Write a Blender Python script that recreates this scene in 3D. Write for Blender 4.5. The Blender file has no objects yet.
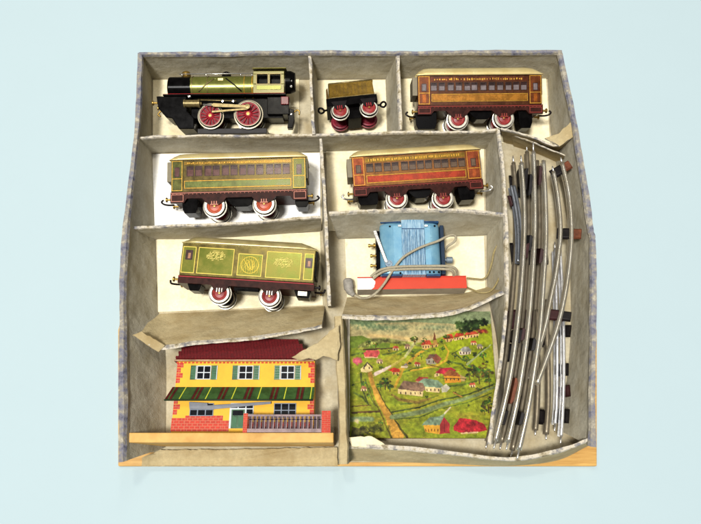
import bpy, math, random
import numpy as np
from mathutils import Vector, Matrix
R = math.radians
random.seed(7)
S = bpy.context.scene
COL = S.collection

# ------------------------------------------------------------------ camera
CAM_H, TILT, FPX, CX, CY = 640.0, R(20.8), 661.0, 350.5, 262.0
cd = bpy.data.cameras.new('camera'); cam = bpy.data.objects.new('camera', cd); COL.objects.link(cam)
cam.location = (0, 0, CAM_H / 1000); cam.rotation_euler = (TILT, 0, 0)
cd.sensor_fit = 'HORIZONTAL'; cd.sensor_width = 36; cd.lens = FPX / 701 * 36
cd.clip_start = 0.02; cd.clip_end = 50
S.camera = cam

# ------------------------------------------------------------------ light
w = bpy.data.worlds.new('World'); S.world = w; w.use_nodes = True
nt = w.node_tree; bg = nt.nodes['Background']
tc = nt.nodes.new('ShaderNodeTexCoord'); sep = nt.nodes.new('ShaderNodeSeparateXYZ')
rmp = nt.nodes.new('ShaderNodeValToRGB')
nt.links.new(tc.outputs['Generated'], sep.inputs[0]); nt.links.new(sep.outputs['Z'], rmp.inputs[0])
rmp.color_ramp.elements[0].position = 0.0; rmp.color_ramp.elements[0].color = (.10, .10, .10, 1)
rmp.color_ramp.elements[1].position = 0.9; rmp.color_ramp.elements[1].color = (1, .98, .95, 1)
nt.links.new(rmp.outputs[0], bg.inputs['Color']); bg.inputs['Strength'].default_value = 0.22

def area(name, loc, target, size, power, col):
    l = bpy.data.lights.new(name, 'AREA'); l.size = size; l.energy = power; l.color = col
    o = bpy.data.objects.new(name, l); COL.objects.link(o); o.location = loc
    d = Vector(target) - Vector(loc); o.rotation_euler = d.to_track_quat('-Z', 'Y').to_euler() if abs(d.x)+abs(d.y) > 1e-6 else (0, 0, 0)
    return l
area('softbox', (-1.9, -1.9, 8.2), (0, .25, 0), 1.4, 1070, (1, .985, .955))
strip_ = area('rail_highlight_strip', (.30, 1.1, 2.2), (.30, 1.1, 0), .09, 9, (1, .98, .95)); strip_.shape = 'RECTANGLE'; strip_.size_y = 2.2  # added unseen strip light, there to draw highlight lines along the rails
area('coach_sheen_light', (-.168, .40, 1.2), (-.09, .35, .04), .09, 2.6, (1, .93, .78))  # added unseen light, aimed to put a sheen on green coach and van
S.view_settings.view_transform = 'Standard'; S.view_settings.look = 'None'
S.view_settings.exposure = 0.0; S.view_settings.gamma = 1.0

# ------------------------------------------------------------------ geometry helpers (millimetres)
CT, ST = math.cos(TILT), math.sin(TILT)
def U(px, py, z=0.0):
    """point at height z (mm) seen at photograph pixel (px,py)"""
    dx, dy = (px - CX) / FPX, -(py - CY) / FPX
    d = Vector((dx, dy * CT + ST, dy * ST - CT)); t = (z - CAM_H) / d.z
    return Vector((0, 0, CAM_H)) + d * t
def proj(p):
    q = p - Vector((0, 0, CAM_H))
    yc = q.y * CT + q.z * ST; zc = -q.y * ST + q.z * CT
    return CX + FPX * q.x / -zc, CY - FPX * yc / -zc

class Fr:
    """local frame of a thing: x along its length, y towards its top, z towards the viewer"""
    def __init__(s, A, B, z, roll=0.0):
        a, b = U(*A, z), U(*B, z)
        s.A = A; px = math.hypot(B[0]-A[0], B[1]-A[1])
        s.u = ((B[0]-A[0])/px, (B[1]-A[1])/px); s.v = (s.u[1], -s.u[0])
        s.sx = (b - a).length / px; s.len = (b - a).length
        ex = (b - a).normalized(); up = Vector((0, 0, 1)); e0 = up.cross(ex)
        s.ey = e0 * math.cos(R(roll)) + up * math.sin(R(roll)); s.ez = ex.cross(s.ey)
        m = (a + b) / 2; p0 = proj(m); p1 = proj(m + s.ey * 20)
        s.sy = 20 / math.hypot(p1[0]-p0[0], p1[1]-p0[1])
        s.a = a
        s.M = Matrix(((ex.x, s.ey.x, s.ez.x), (ex.y, s.ey.y, s.ez.y), (ex.z, s.ey.z, s.ez.z)))
    def L(s, px, py):
        dx, dy = px - s.A[0], py - s.A[1]
        return ((dx*s.u[0] + dy*s.u[1]) * s.sx, (dx*s.v[0] + dy*s.v[1]) * s.sy)
    def root(s, name, label, cat, group=None):
        o = bpy.data.objects.new(name, None); COL.objects.link(o); o.empty_display_size = .01
        o.location = s.a / 1000; o.rotation_euler = s.M.to_euler()
        tag(o, label, cat, group); return o

def tag(o, label=None, cat=None, group=None, kind=None):
    if label: o['label'] = label
    if cat: o['category'] = cat
    if group: o['group'] = group
    if kind: o['kind'] = kind
    return o

class MB:
    def __init__(s): s.v = []; s.f = []; s.m = []; s.sm = []
    def add(s, vs, fs, m=0, smooth=False):
        b = len(s.v); s.v += [tuple(x) for x in vs]
        for f in fs: s.f.append([b + i for i in f]); s.m.append(m); s.sm.append(smooth)
    def prism(s, pts, z0, z1, m=0):
        n = len(pts)
        ar = sum(pts[i][0]*pts[(i+1) % n][1] - pts[(i+1) % n][0]*pts[i][1] for i in range(n))
        if ar < 0: pts = pts[::-1]
        s.add([(x, y, z0) for x, y in pts] + [(x, y, z1) for x, y in pts],
              [list(range(n))[::-1], list(range(n, 2*n))] + [[i, (i+1) % n, n+(i+1) % n, n+i] for i in range(n)], m)
    def rect(s, x0, x1, y0, y1, z0, z1, m=0):
        s.prism([(x0, y0), (x1, y0), (x1, y1), (x0, y1)], z0, z1, m)
    def ring(s, pts, r, n=10, m=0, rz=None, cap=True):
        """tube through 3-D points; r one radius or a list"""
        P = [Vector(p) for p in pts]; k = len(P); rr = r if isinstance(r, (list, tuple)) else [r]*k
        vs = []; up0 = None
        for i in range(k):
            t = (P[min(i+1, k-1)] - P[max(i-1, 0)]).normalized()
            ref = up0 if up0 is not None else (Vector((0, 0, 1)) if abs(t.z) < .9 else Vector((1, 0, 0)))
            a = (ref - t * ref.dot(t)).normalized(); b = t.cross(a); up0 = a
            for j in range(n):
                q = 2*math.pi*j/n; vs.append(P[i] + (a*math.cos(q) + b*math.sin(q)) * rr[i])
        fs = [[i*n+j, i*n+(j+1) % n, (i+1)*n+(j+1) % n, (i+1)*n+j] for i in range(k-1) for j in range(n)]
        s.add(vs, fs, m, True)
        if cap:
            b = len(s.v) - k*n
            s.f.append([b+j for j in range(n)][::-1]); s.m.append(m); s.sm.append(False)
            s.f.append([b+(k-1)*n+j for j in range(n)]); s.m.append(m); s.sm.append(False)
    def lathe(s, c, prof, n=28, m=0, axis='z'):
        """prof = [(r, h)], turned about an axis through c; m an index or one per profile segment"""
        k = len(prof); vs = []
        for r, h in prof:
            for j in range(n):
                q = 2*math.pi*j/n; a, b = r*math.cos(q), r*math.sin(q)
                if axis == 'z': vs.append((c[0]+a, c[1]+b, c[2]+h))
                elif axis == 'x': vs.append((c[0]+h, c[1]+a, c[2]+b))
                else: vs.append((c[0]+b, c[1]+h, c[2]+a))
        for i in range(k-1):
            mi = m[i] if isinstance(m, (list, tuple)) else m
            s.add([], [], 0)
            base = len(s.v)
            s.v += [tuple(x) for x in vs[i*n:(i+2)*n]]
            for j in range(n):
                s.f.append([base+j, base+(j+1) % n, base+n+(j+1) % n, base+n+j]); s.m.append(mi); s.sm.append(True)
    def build(s, name, mats, parent=None, bevel=0, label=None):
        me = bpy.data.meshes.new(name)
        me.from_pydata([(x/1000, y/1000, z/1000) for x, y, z in s.v], [], s.f)
        for p, m, sm in zip(me.polygons, s.m, s.sm): p.material_index = m; p.use_smooth = sm
        for m in (mats if isinstance(mats, (list, tuple)) else [mats]): me.materials.append(m)
        me.validate(); me.update()
        o = bpy.data.objects.new(name, me); COL.objects.link(o)
        if parent: o.parent = parent
        if bevel:
            b = o.modifiers.new('bevel', 'BEVEL'); b.width = bevel/1000; b.segments = 2; b.limit_method = 'ANGLE'; b.angle_limit = R(40)
        if label: o['label'] = label
        return o

def spline(pts, n=8):
    """Catmull-Rom through points of any dimension"""
    P = [np.array(p, float) for p in pts]; out = []
    P = [2*P[0]-P[1]] + P + [2*P[-1]-P[-2]]
    for i in range(1, len(P)-2):
        for j in range(n):
            t = j/n; a, b, c, d = P[i-1:i+3]
            out.append(.5*((2*b) + (c-a)*t + (2*a-5*b+4*c-d)*t*t + (3*b-a-3*c+d)*t**3))
    out.append(P[-2]); return [tuple(x) for x in out]

# ------------------------------------------------------------------ materials
def lin(c):
    return tuple(((x/255)/12.92 if x/255 <= .04045 else ((x/255+.055)/1.055)**2.4) for x in c) + (1,)
def M(name, rgb, rough=.5, metal=0, var=.12, scale=150, bump=0, coat=0, rgb2=None, detail=6, spec=.2, bscale=None, lo=.35, hi=.65, dens=1.0):
    m = bpy.data.materials.new(name); m.use_nodes = True; t = m.node_tree; b = t.nodes['Principled BSDF']
    b.inputs['Roughness'].default_value = rough; b.inputs['Metallic'].default_value = metal
    b.inputs['Coat Weight'].default_value = coat; b.inputs['Coat Roughness'].default_value = .15
    b.inputs['Specular IOR Level'].default_value = spec
    tc = t.nodes.new('ShaderNodeTexCoord'); nz = t.nodes.new('ShaderNodeTexNoise')
    nz.inputs['Scale'].default_value = scale; nz.inputs['Detail'].default_value = detail; nz.inputs['Roughness'].default_value = .65
    t.links.new(tc.outputs['Object'], nz.inputs['Vector'])
    rp = t.nodes.new('ShaderNodeValToRGB'); e = rp.color_ramp.elements
    c = tuple(x*dens for x in lin(rgb)[:3]) + (1,); e[0].position = lo; e[1].position = hi
    c2 = tuple(x*dens for x in lin(rgb2)[:3]) + (1,) if rgb2 else tuple(min(1, x*(1+var)) for x in c[:3]) + (1,)
    e[0].color = tuple(x*(1-var) for x in c[:3]) + (1,) if not rgb2 else c
    e[1].color = c2
    t.links.new(nz.outputs['Fac'], rp.inputs[0]); t.links.new(rp.outputs[0], b.inputs['Base Color'])
    # uneven gloss
    mr = t.nodes.new('ShaderNodeMapRange'); mr.inputs['To Min'].default_value = max(.03, rough-.12); mr.inputs['To Max'].default_value = min(1, rough+.12)
    t.links.new(nz.outputs['Fac'], mr.inputs['Value']); t.links.new(mr.outputs[0], b.inputs['Roughness'])
    if bump:
        n2 = t.nodes.new('ShaderNodeTexNoise'); n2.inputs['Scale'].default_value = bscale or scale*4; n2.inputs['Detail'].default_value = 5
        t.links.new(tc.outputs['Object'], n2.inputs['Vector'])
        bp = t.nodes.new('ShaderNodeBump'); bp.inputs['Strength'].default_value = bump; bp.inputs['Distance'].default_value = .001
        t.links.new(n2.outputs['Fac'], bp.inputs['Height']); t.links.new(bp.outputs[0], b.inputs['Normal'])
    return m

def worn(name, cols, scale=180, bump=.6, rough=.85):
    """paper edge rubbed through in patches: noise bands of several colours, with scuffs"""
    m = M(name, cols[0], rough, 0, .1, scale, bump)
    rp = [n for n in m.node_tree.nodes if n.type == 'VALTORGB'][0].color_ramp
    k = len(cols)
    pos = [.34 + .32*i/(k-1) for i in range(k)]
    rp.elements[0].position = pos[0]; rp.elements[0].color = lin(cols[0])
    rp.elements[1].position = pos[-1]; rp.elements[1].color = lin(cols[-1])
    for p, c in zip(pos[1:-1], cols[1:-1]): rp.elements.new(p).color = lin(c)
    return m

m_table = M('pale_blue_table', (168, 185.5, 190), .9, 0, .004, 20, spec=.05)
def cardboard(name, rgb, stain, scale=34):
    m = M(name, rgb, .85, 0, .1, 400, .35, spec=.25, bscale=900)
    t = m.node_tree; b = t.nodes['Principled BSDF']; rp = [n for n in t.nodes if n.type == 'VALTORGB'][0]
    tc = [n for n in t.nodes if n.type == 'TEX_COORD'][0]
    nz = t.nodes.new('ShaderNodeTexNoise'); nz.inputs['Scale'].default_value = scale; nz.inputs['Detail'].default_value = 8; nz.inputs['Roughness'].default_value = .6
    mp = t.nodes.new('ShaderNodeMapping'); mp.inputs['Scale'].default_value = (1, 1, 1.8)
    t.links.new(tc.outputs['Object'], mp.inputs[0]); t.links.new(mp.outputs[0], nz.inputs['Vector'])
    r2 = t.nodes.new('ShaderNodeValToRGB'); r2.color_ramp.elements[0].position = .42; r2.color_ramp.elements[1].position = .72
    t.links.new(nz.outputs['Fac'], r2.inputs[0])
    mx = t.nodes.new('ShaderNodeMix'); mx.data_type = 'RGBA'
    t.links.new(r2.outputs[0], mx.inputs[0]); t.links.new(rp.outputs[0], mx.inputs[6]); mx.inputs[7].default_value = lin(stain)
    n3 = t.nodes.new('ShaderNodeTexNoise'); n3.inputs['Scale'].default_value = 75; n3.inputs['Detail'].default_value = 10; n3.inputs['Roughness'].default_value = .75
    mp3 = t.nodes.new('ShaderNodeMapping'); mp3.inputs['Location'].default_value = (3.1, 1.7, .4); mp3.inputs['Scale'].default_value = (1, .6, 1.6)
    t.links.new(tc.outputs['Object'], mp3.inputs[0]); t.links.new(mp3.outputs[0], n3.inputs['Vector'])
    r3 = t.nodes.new('ShaderNodeValToRGB'); r3.color_ramp.elements[0].position = .60; r3.color_ramp.elements[1].position = .68; r3.color_ramp.elements[1].color = (.55, .55, .55, 1)
    t.links.new(n3.outputs['Fac'], r3.inputs[0])
    m3 = t.nodes.new('ShaderNodeMix'); m3.data_type = 'RGBA'; t.links.new(r3.outputs[0], m3.inputs[0]); t.links.new(mx.outputs[2], m3.inputs[6]); m3.inputs[7].default_value = tuple(min(1, x*1.35) for x in lin(rgb)[:3]) + (1,)
    r4 = t.nodes.new('ShaderNodeValToRGB'); r4.color_ramp.elements[0].position = .30; r4.color_ramp.elements[0].color = (.6, .6, .6, 1); r4.color_ramp.elements[1].position = .38; r4.color_ramp.elements[1].color = (0, 0, 0, 1)
    t.links.new(n3.outputs['Fac'], r4.inputs[0])
    m4 = t.nodes.new('ShaderNodeMix'); m4.data_type = 'RGBA'; t.links.new(r4.outputs[0], m4.inputs[0]); t.links.new(m3.outputs[2], m4.inputs[6]); m4.inputs[7].default_value = tuple(x*.62 for x in lin(stain)[:3]) + (1,)
    t.links.new(m4.outputs[2], b.inputs['Base Color'])
    bp = [n for n in t.nodes if n.type == 'BUMP'][0]; n5 = t.nodes.new('ShaderNodeTexNoise'); n5.inputs['Scale'].default_value = 38; n5.inputs['Detail'].default_value = 3
    t.links.new(tc.outputs['Object'], n5.inputs['Vector']); b2 = t.nodes.new('ShaderNodeBump'); b2.inputs['Strength'].default_value = .55; b2.inputs['Distance'].default_value = .006
    t.links.new(n5.outputs['Fac'], b2.inputs['Height']); t.links.new(b2.outputs[0], bp.inputs['Normal'])
    return m
m_card = cardboard('grey_cardboard', (160, 154, 136), (140, 131, 108))
m_card2 = cardboard('tan_cardboard', (174, 158, 120), (150, 130, 90))
m_floor = cardboard('box_floor_board', (176, 166, 140), (150, 134, 100))
m_rim = worn('worn_paper_edge', [(112, 111, 118), (150, 144, 132), (196, 187, 170), (170, 159, 134), (128, 116, 92)], 110)
m_blue = worn('slate_blue_cover_paper', [(84, 84, 96), (116, 115, 124), (138, 132, 120), (176, 168, 150)], 110)
m_cream = cardboard('cream_card', (230, 219, 186), (216, 200, 158), 22)
m_creamlit = cardboard('lit_cream_card', (254, 252, 246), (250, 246, 234), 22)  # cream card with bright light put into its colour, so nearly white
m_wood = M('yellow_wood', (204, 162, 90), .5, 0, .1, 25, .1, rgb2=(178, 132, 66), spec=.3)
for mm_ in (m_wood,):
    t = mm_.node_tree; nz = [n for n in t.nodes if n.type == 'TEX_NOISE'][0]; tc = [n for n in t.nodes if n.type == 'TEX_COORD'][0]
    mp = t.nodes.new('ShaderNodeMapping'); mp.inputs['Scale'].default_value = (1, 14, 14)
    t.links.new(tc.outputs['Object'], mp.inputs[0]); t.links.new(mp.outputs[0], nz.inputs['Vector'])

m_black = M('black_enamel', (8, 7, 7), .2, 0, .4, 120, spec=.035)
m_blackish = M('dark_tinplate', (20, 15, 15), .4, 0, .4, 200, spec=.12)
m_maroon = M('maroon_tinplate', (48, 22, 17), .35, 0, .45, 160, spec=.06)
m_redline = M('red_lining', (150, 28, 34), .4, 0, .15)
m_gold = M('gold_lining', (176, 132, 44), .35, .35, .3, 300)
m_goldpale = M('pale_gold_print', (226, 208, 120), .45, 0, .2, 600)
m_roofcream = M('cream_roof_paint', (212, 194, 138), .3, .3, .1, 45, coat=.05, rgb2=(192, 170, 112))
m_rooftan = M('tan_roof_paint', (150, 134, 84), .3, .3, .1, 60, coat=.1, rgb2=(182, 168, 118))
m_steel = M('bright_tinplate', (214, 210, 202), .22, .85, .15, 200)
m_tyre = M('tinned_wheel_rim', (184, 178, 162), .3, .5, .2, 200)
m_red = M('red_wheel_enamel', (128, 40, 38), .4, 0, .35, 200, spec=.3)
m_crim = M('crimson_wheel_enamel', (118, 28, 42), .4, 0, .35, 200, spec=.3)
m_orange = M('orange_wheel_enamel', (164, 70, 42), .4, 0, .3, 200, spec=.3)
m_brass = M('old_brass', (140, 112, 54), .35, .7, .25, 300)
m_olivebrass = M('dull_brass_rod', (112, 98, 64), .4, .5, .35, 300)

# ------------------------------------------------------------------ setting
tb = MB(); tb.rect(-2600, 2600, -2000, 2600, -30, -9)
tag(tb.build('tabletop', m_table), kind='structure')

bd = MB()
bd.prism([U(*p, -3.3).xy[:] for p in [(165, 95), (540, 95), (572, 240), (597, 330), (597, 466), (118, 466), (118, 330), (140, 240)]], -8.9, -3.3)
tag(bd.build('wooden_board', m_wood, bevel=.8), 'yellow wooden board under the box, showing at its two front corners', 'board')

# ------------------------------------------------------------------ the box
foot = U(350, 270, 0)
box = bpy.data.objects.new('cardboard_box', None); COL.objects.link(box); box.location = (foot.x/1000, foot.y/1000, -.003)
tag(box, 'worn open grey cardboard box with frayed paper edges and divided compartments holding the train set', 'box')
def bbuild(mb, name, mats, **k):
    o = mb.build(name, mats, box, **k); o.matrix_parent_inverse = Matrix.Translation(-Vector(box.location)); return o
fl = MB()
fl.prism([U(*p, 0).xy[:] for p in [(149, 74), (552, 74), (573, 135), (588, 228), (590, 330), (586, 446), (545, 461), (340, 462), (160, 452), (138, 452), (140, 330), (147, 240), (146, 130)]], -3, 0)
bbuild(fl, 'box_floor', m_floor)

def wob(x, k): return math.sin(x*.23+k*1.7)*.5 + math.sin(x*.61+k*2.9)*.3 + math.sin(x*1.7+k*.7)*.2
def wall(name, rim, base, zr=44, t=3.2, mats=None, seg=14, seed=1, zb=0.0, rag=1.0, trim=None, outer=False, bow=0.0):
    """a sheet of card standing from its foot line to its rim line (two pixel polylines at their real heights)"""
    rim = [(p if len(p) == 3 else (*p, zr)) for p in rim]
    n = len(rim); R3 = [U(p[0], p[1], p[2]) for p in rim]; B3 = [U(p[0], p[1], zb) for p in base]
    Rr = spline([tuple(p) for p in R3], seg); Bb = spline([tuple(p) for p in B3], seg)
    k = len(Rr); rows = [0, .3, .6, .85, .94, 1.0]; nr = len(rows); rnd = random.Random(seed)
    mb = MB(); V = []
    tt = trim or t
    for i in range(k):
        r, b = Vector(Rr[i]), Vector(Bb[i])
        tg = Vector(Rr[min(i+1, k-1)]) - Vector(Rr[max(i-1, 0)]); nrm = Vector((-tg.y, tg.x, 0)).normalized()
        rag_z = rag*(wob(i*1.0, seed)*1.1 + rnd.uniform(-.35, .35)); rag_n = rag*(wob(i*.8, seed+5)*.55)
        L, Rg = [], []
        for s_ in rows:
            p = b.lerp(r, s_); p += nrm * (rag_n*s_ + bow*math.sin(math.pi*s_)*4 + wob(i*.5+s_*3, seed+2)*.5*s_*(1-s_)*4)
            if s_ > .9: p.z += rag_z*(s_-.85)/.15
            th = t/2 if s_ < .9 else tt/2*(1 + .22*wob(i*1.3, seed+9))
            if s_ == 1.0: th *= .72
            L.append(p + nrm*th); Rg.append(p - nrm*th)
        V.append(L + Rg[::-1])
    c = 2*nr; vs = [p for st in V for p in st]; fs = []; ms = []
    for i in range(k-1):
        for j in range(c):
            j2 = (j+1) % c
            mt = 0
            if 3 < j+.5 < c-4-.5+1 - 0 and j in (nr-2, nr-1, nr): mt = 1
            elif outer and j == c-1: mt = 0
            elif outer and ((outer > 0 and j < nr-2) or (outer < 0 and nr < j < c-1)): mt = 2
            fs.append([i*c+j, (i+1)*c+j, (i+1)*c+j2, i*c+j2]); ms.append(mt)
    fs.append(list(range(c))); ms.append(1); fs.append([(k-1)*c+j for j in range(c)][::-1]); ms.append(1)
    mb.v = [tuple(v) for v in vs]; mb.f = fs; mb.m = ms; mb.sm = [False]*len(fs)
    o = bbuild(mb, name, mats or [m_card, m_rim, m_blue])
    me = o.data
    import bmesh
    bm = bmesh.new(); bm.from_mesh(me); bmesh.ops.recalc_face_normals(bm, faces=bm.faces); bm.to_mesh(me); bm.free()
    return o
OUT = [m_card, m_blue, m_blue]
wall('outer_wall', [(139, 53.5), (270, 52.5), (400, 52), (562, 52)], [(151, 79), (270, 79), (400, 78), (550, 78)], 46, 3.6, OUT, 20, 1, trim=5, outer=1)
wall('outer_wall', [(140, 53), (136, 130), (124.5, 235), (121.5, 300), (121, 400), (121, 462)], [(151, 78), (151, 148), (154, 235), (157, 310), (164, 355), (164, 447)], 46, 3.6, OUT, 12, 2, trim=6, outer=-1)
wall('outer_wall', [(560.5, 53), (578, 140), (591, 222), (593.5, 250), (594, 340), (593.5, 447)], [(549, 78), (553, 137), (569, 222), (571, 250), (572, 340), (562, 431)], 46, 3.6, OUT, 12, 3, trim=6, outer=1)
wall('front_wall', [(346, 446, 22), (385, 446, 26), (440, 451, 28), (505, 459, 30), (555, 451, 34), (591, 438, 44)], [(346, 459), (385, 460), (440, 461.5), (505, 464), (555, 459), (588, 444)], 26, 3.2, [m_card2, m_rim, m_card2], 10, 4, trim=3.8)
DV = [m_card, m_rim, m_card]
wall('divider', [(137, 138), (165, 136), (230, 136), (312, 134.5), (400, 132.3), (455, 132), (498, 129.5)], [(151, 153), (175, 152), (235, 152), (318, 151), (400, 149), (455, 148), (492, 148)], 40, 3, DV, 12, 5, trim=3.3)
wall('divider', [(126, 228), (180, 225.5), (250, 222), (321, 217)], [(154, 238.5), (195, 238), (255, 235), (321, 230)], 36, 3, DV, 16, 6, trim=3.3)
wall('divider', [(329, 213), (370, 210.5), (420, 209), (470, 211), (505, 214)], [(338, 238), (372, 237), (420, 236.5), (465, 235), (489, 234)], 42, 3, DV, 12, 7, trim=3.3)
F3 = [m_card2, m_rim, m_card2]
wall('bent_divider', [(138, 337), (160, 348), (200, 343.5), (240, 341), (285, 334), (322, 327)], [(153, 315), (168, 314.5), (205, 313), (245, 311), (285, 309), (325, 307)], 40, 2.6, F3, 10, 8, trim=2.4)
wall('bent_divider', [(342, 317), (385, 319), (425, 317), (465, 310), (504, 293)], [(347, 299), (388, 298), (425, 297), (462, 294), (488, 288)], 42, 2.6, F3, 12, 9, trim=3.8)
wall('divider', [(309.5, 55), (311.5, 95), (314, 134)], [(316, 79), (317, 105), (318, 150)], 43, 3, DV, 14, 10, trim=3.8)
wall('divider', [(398, 55), (400, 95), (401, 129)], [(387, 79), (388, 105), (389, 148)], 43, 3, DV, 14, 11, trim=3.8)
wall('divider', [(321, 139), (323.5, 180), (325.5, 215), (328, 260), (329, 306)], [(322, 153), (323, 187), (324, 232), (327, 265), (330, 308)], 43, 3, DV, 14, 12, trim=3.8)
wall('divider', [(338, 316), (341, 380), (343, 428), (344, 464)], [(343, 330), (345, 385), (345, 430), (345, 462)], 36, 9, [m_card, m_card2, m_card], 10, 13, trim=8, rag=1.1)
wall('divider', [(498.5, 129), (504, 180), (507, 235), (507.5, 290), (503, 340), (495, 400), (489, 444)], [(487, 149), (487, 190), (488, 236), (489, 290), (498, 340), (503, 398), (503, 442)], 42, 3, DV, 10, 14, trim=3.6)
wall('divider', [(501, 129), (530, 136), (556, 145), (573, 137)], [(504, 142), (530, 147), (553, 152), (568, 149)], 38, 2.6, F3, 10, 15, trim=3)
wall('torn_strip', [(512, 134), (538, 144), (565, 156)], [(514, 146), (537, 153), (560, 163)], 30, 1.6, F3, 10, 16, trim=2)
# torn flaps lying over compartments
def flap(name, pts, z, th, mats, seed, slope=(0, 0)):
    P = [U(*p, z) for p in pts]; c = sum(P, Vector())/len(P); mb = MB(); n = len(P); rnd = random.Random(seed)
    # densify the outline and fray it
    Q = []
    for i in range(n):
        a, b = P[i], P[(i+1) % n]; m = max(2, int((b-a).length/3))
        for j in range(m):
            q = a.lerp(b, j/m); q = q + Vector((rnd.uniform(-.45, .45), rnd.uniform(-.45, .45), 0)); q.z = z + (q.x-c.x)*slope[0] + (q.y-c.y)*slope[1] + rnd.uniform(-.3, .3); Q.append(q)
    k = len(Q); top = [q + Vector((0, 0, th/2)) for q in Q]; bot = [q - Vector((0, 0, th/2)) for q in Q]
    ins = [c + (q-c)*.93 + Vector((0, 0, th*.75)) for q in Q]
    vs = bot + top + ins
    mb.add(vs, [list(range(k))[::-1]] , 0)
    mb.f += [[i, (i+1) % k, k+(i+1) % k, k+i] for i in range(k)]; mb.m += [1]*k; mb.sm += [False]*k
    mb.f += [[k+i, k+(i+1) % k, 2*k+(i+1) % k, 2*k+i] for i in range(k)]; mb.m += [0]*k; mb.sm += [False]*k
    mb.f += [[2*k+i for i in range(k)]]; mb.m += [0]; mb.sm += [False]
    return bbuild(mb, name, mats)
flap('torn_flap', [(292, 357), (300, 352.5), (306, 349), (318, 343), (330, 332), (338, 326), (340, 345), (337, 361), (331, 357.5), (323, 356), (316, 360), (309, 358), (300, 360)], 40, 1.8, [m_card2, m_rim], 3, (.05, .1))
flap('torn_flap', [(133, 335), (142, 332), (165, 345), (158, 352), (150, 347)], 40, 1.6, [m_card2, m_cream], 4, (0, .1))
flap('torn_flap', [(545, 138), (558, 134), (571, 122), (573, 138), (560, 146)], 40, 1.6, [m_card2, m_rim], 5, (.1, 0))
flap('front_flap', [(160, 450), (250, 449), (337, 447), (338, 466), (250, 466), (142, 466), (142, 458)], 3, 1.2, [m_card2, m_card2], 6)
flap('torn_flap', [(346, 437), (372, 436), (388, 446), (376, 448), (352, 446)], 24, 1.6, [m_cream, m_rim], 8)
def card(pts, mat):
    mb = MB(); mb.prism([U(*p, 1.1).xy[:] for p in pts], .1, 1.1); bbuild(mb, 'floor_card', mat)
card([(153, 79), (299, 79), (299, 146), (153, 146)], m_cream)
card([(317, 80.5), (385.5, 80), (387, 143), (319, 143)], m_cream)
card([(391, 78.5), (546, 78), (550, 143), (392, 143)], m_cream)
card([(152.5, 154), (320, 153), (320.5, 229), (152.5, 231)], m_creamlit)
card([(326, 151), (484, 149), (484.5, 231), (328, 231)], m_cream)
card([(157, 239.5), (320, 232), (323, 305), (158, 312)], m_cream)
card([(345, 239), (484, 236), (485.5, 292), (360, 297), (347, 297)], m_cream)

# ------------------------------------------------------------------ wheels and couplings
def wheel(parent, c, r, rd, zf, disc, tyre=m_tyre, hub=m_brass, spokes=0):
    """flanged tinplate wheel facing +z, its face at height zf"""
    t = MB()
    t.lathe((c[0], c[1], zf), [(rd*.99, -3.0), (r*1.0, -4.6), (r*1.0, -3.2), (r*.92, -3.0), (r*.86, -.4), (r*.84, 0), (rd*1.03, 0), (rd*.99, -.9), (rd*.96, -3)], 36, [0, 0, 0, 1, 0, 0, 1, 1])
    o = t.build('wheel', [tyre, m_blackish], parent)
    d = MB()
    if not spokes:
        d.lathe((c[0], c[1], zf), [(.01, .3), (rd*.2, .25), (rd*.24, -.5), (rd*.62, -.9), (rd*.8, -.35), (rd*.97, -.75), (rd*.98, -2.4)], 32)
        d.build('disc', disc, o)
    else:
        d.lathe((c[0], c[1], zf), [(.01, -2.2), (rd*.99, -2.2)], 32, 1)
        d.lathe((c[0], c[1], zf), [(.01, .2), (rd*.2, .2), (rd*.22, -2.2)], 20, 0)
        d.lathe((c[0], c[1], zf), [(rd*.92, -2.2), (rd*.92, -.6), (rd*.99, -.6)], 32, 0)
        for i in range(spokes):
            q = 2*math.pi*i/spokes + .2
            d.ring([(c[0]+rd*.15*math.cos(q), c[1]+rd*.15*math.sin(q), zf-1.1), (c[0]+rd*.9*math.cos(q), c[1]+rd*.9*math.sin(q), zf-1.1)], [.75, .6], 6, 0)
        d.build('spokes', [disc, M('dark_crimson', (96, 20, 26), .5)], o)
    h = MB(); h.lathe((c[0], c[1], zf), [(.01, 1.0), (rd*.13, .9), (rd*.15, 0)], 14); h.build('axle_end', hub, o)
    return o
def hook(parent, pts, r, mat, name='coupling_hook'):
    mb = MB(); mb.ring(spline(pts, 5), r, 8); return mb.build(name, mat, parent)
def buffer(parent, c, d, mat):
    mb = MB(); x = d
    mb.lathe(c, [(.01, 0), (1.1, 0), (1.1, x*4), (2.6, x*4.2), (2.6, x*5.2), (1.6, x*5.8), (.01, x*6)], 16, 0, 'x'); return mb.build('buffer', mat, parent)

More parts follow.
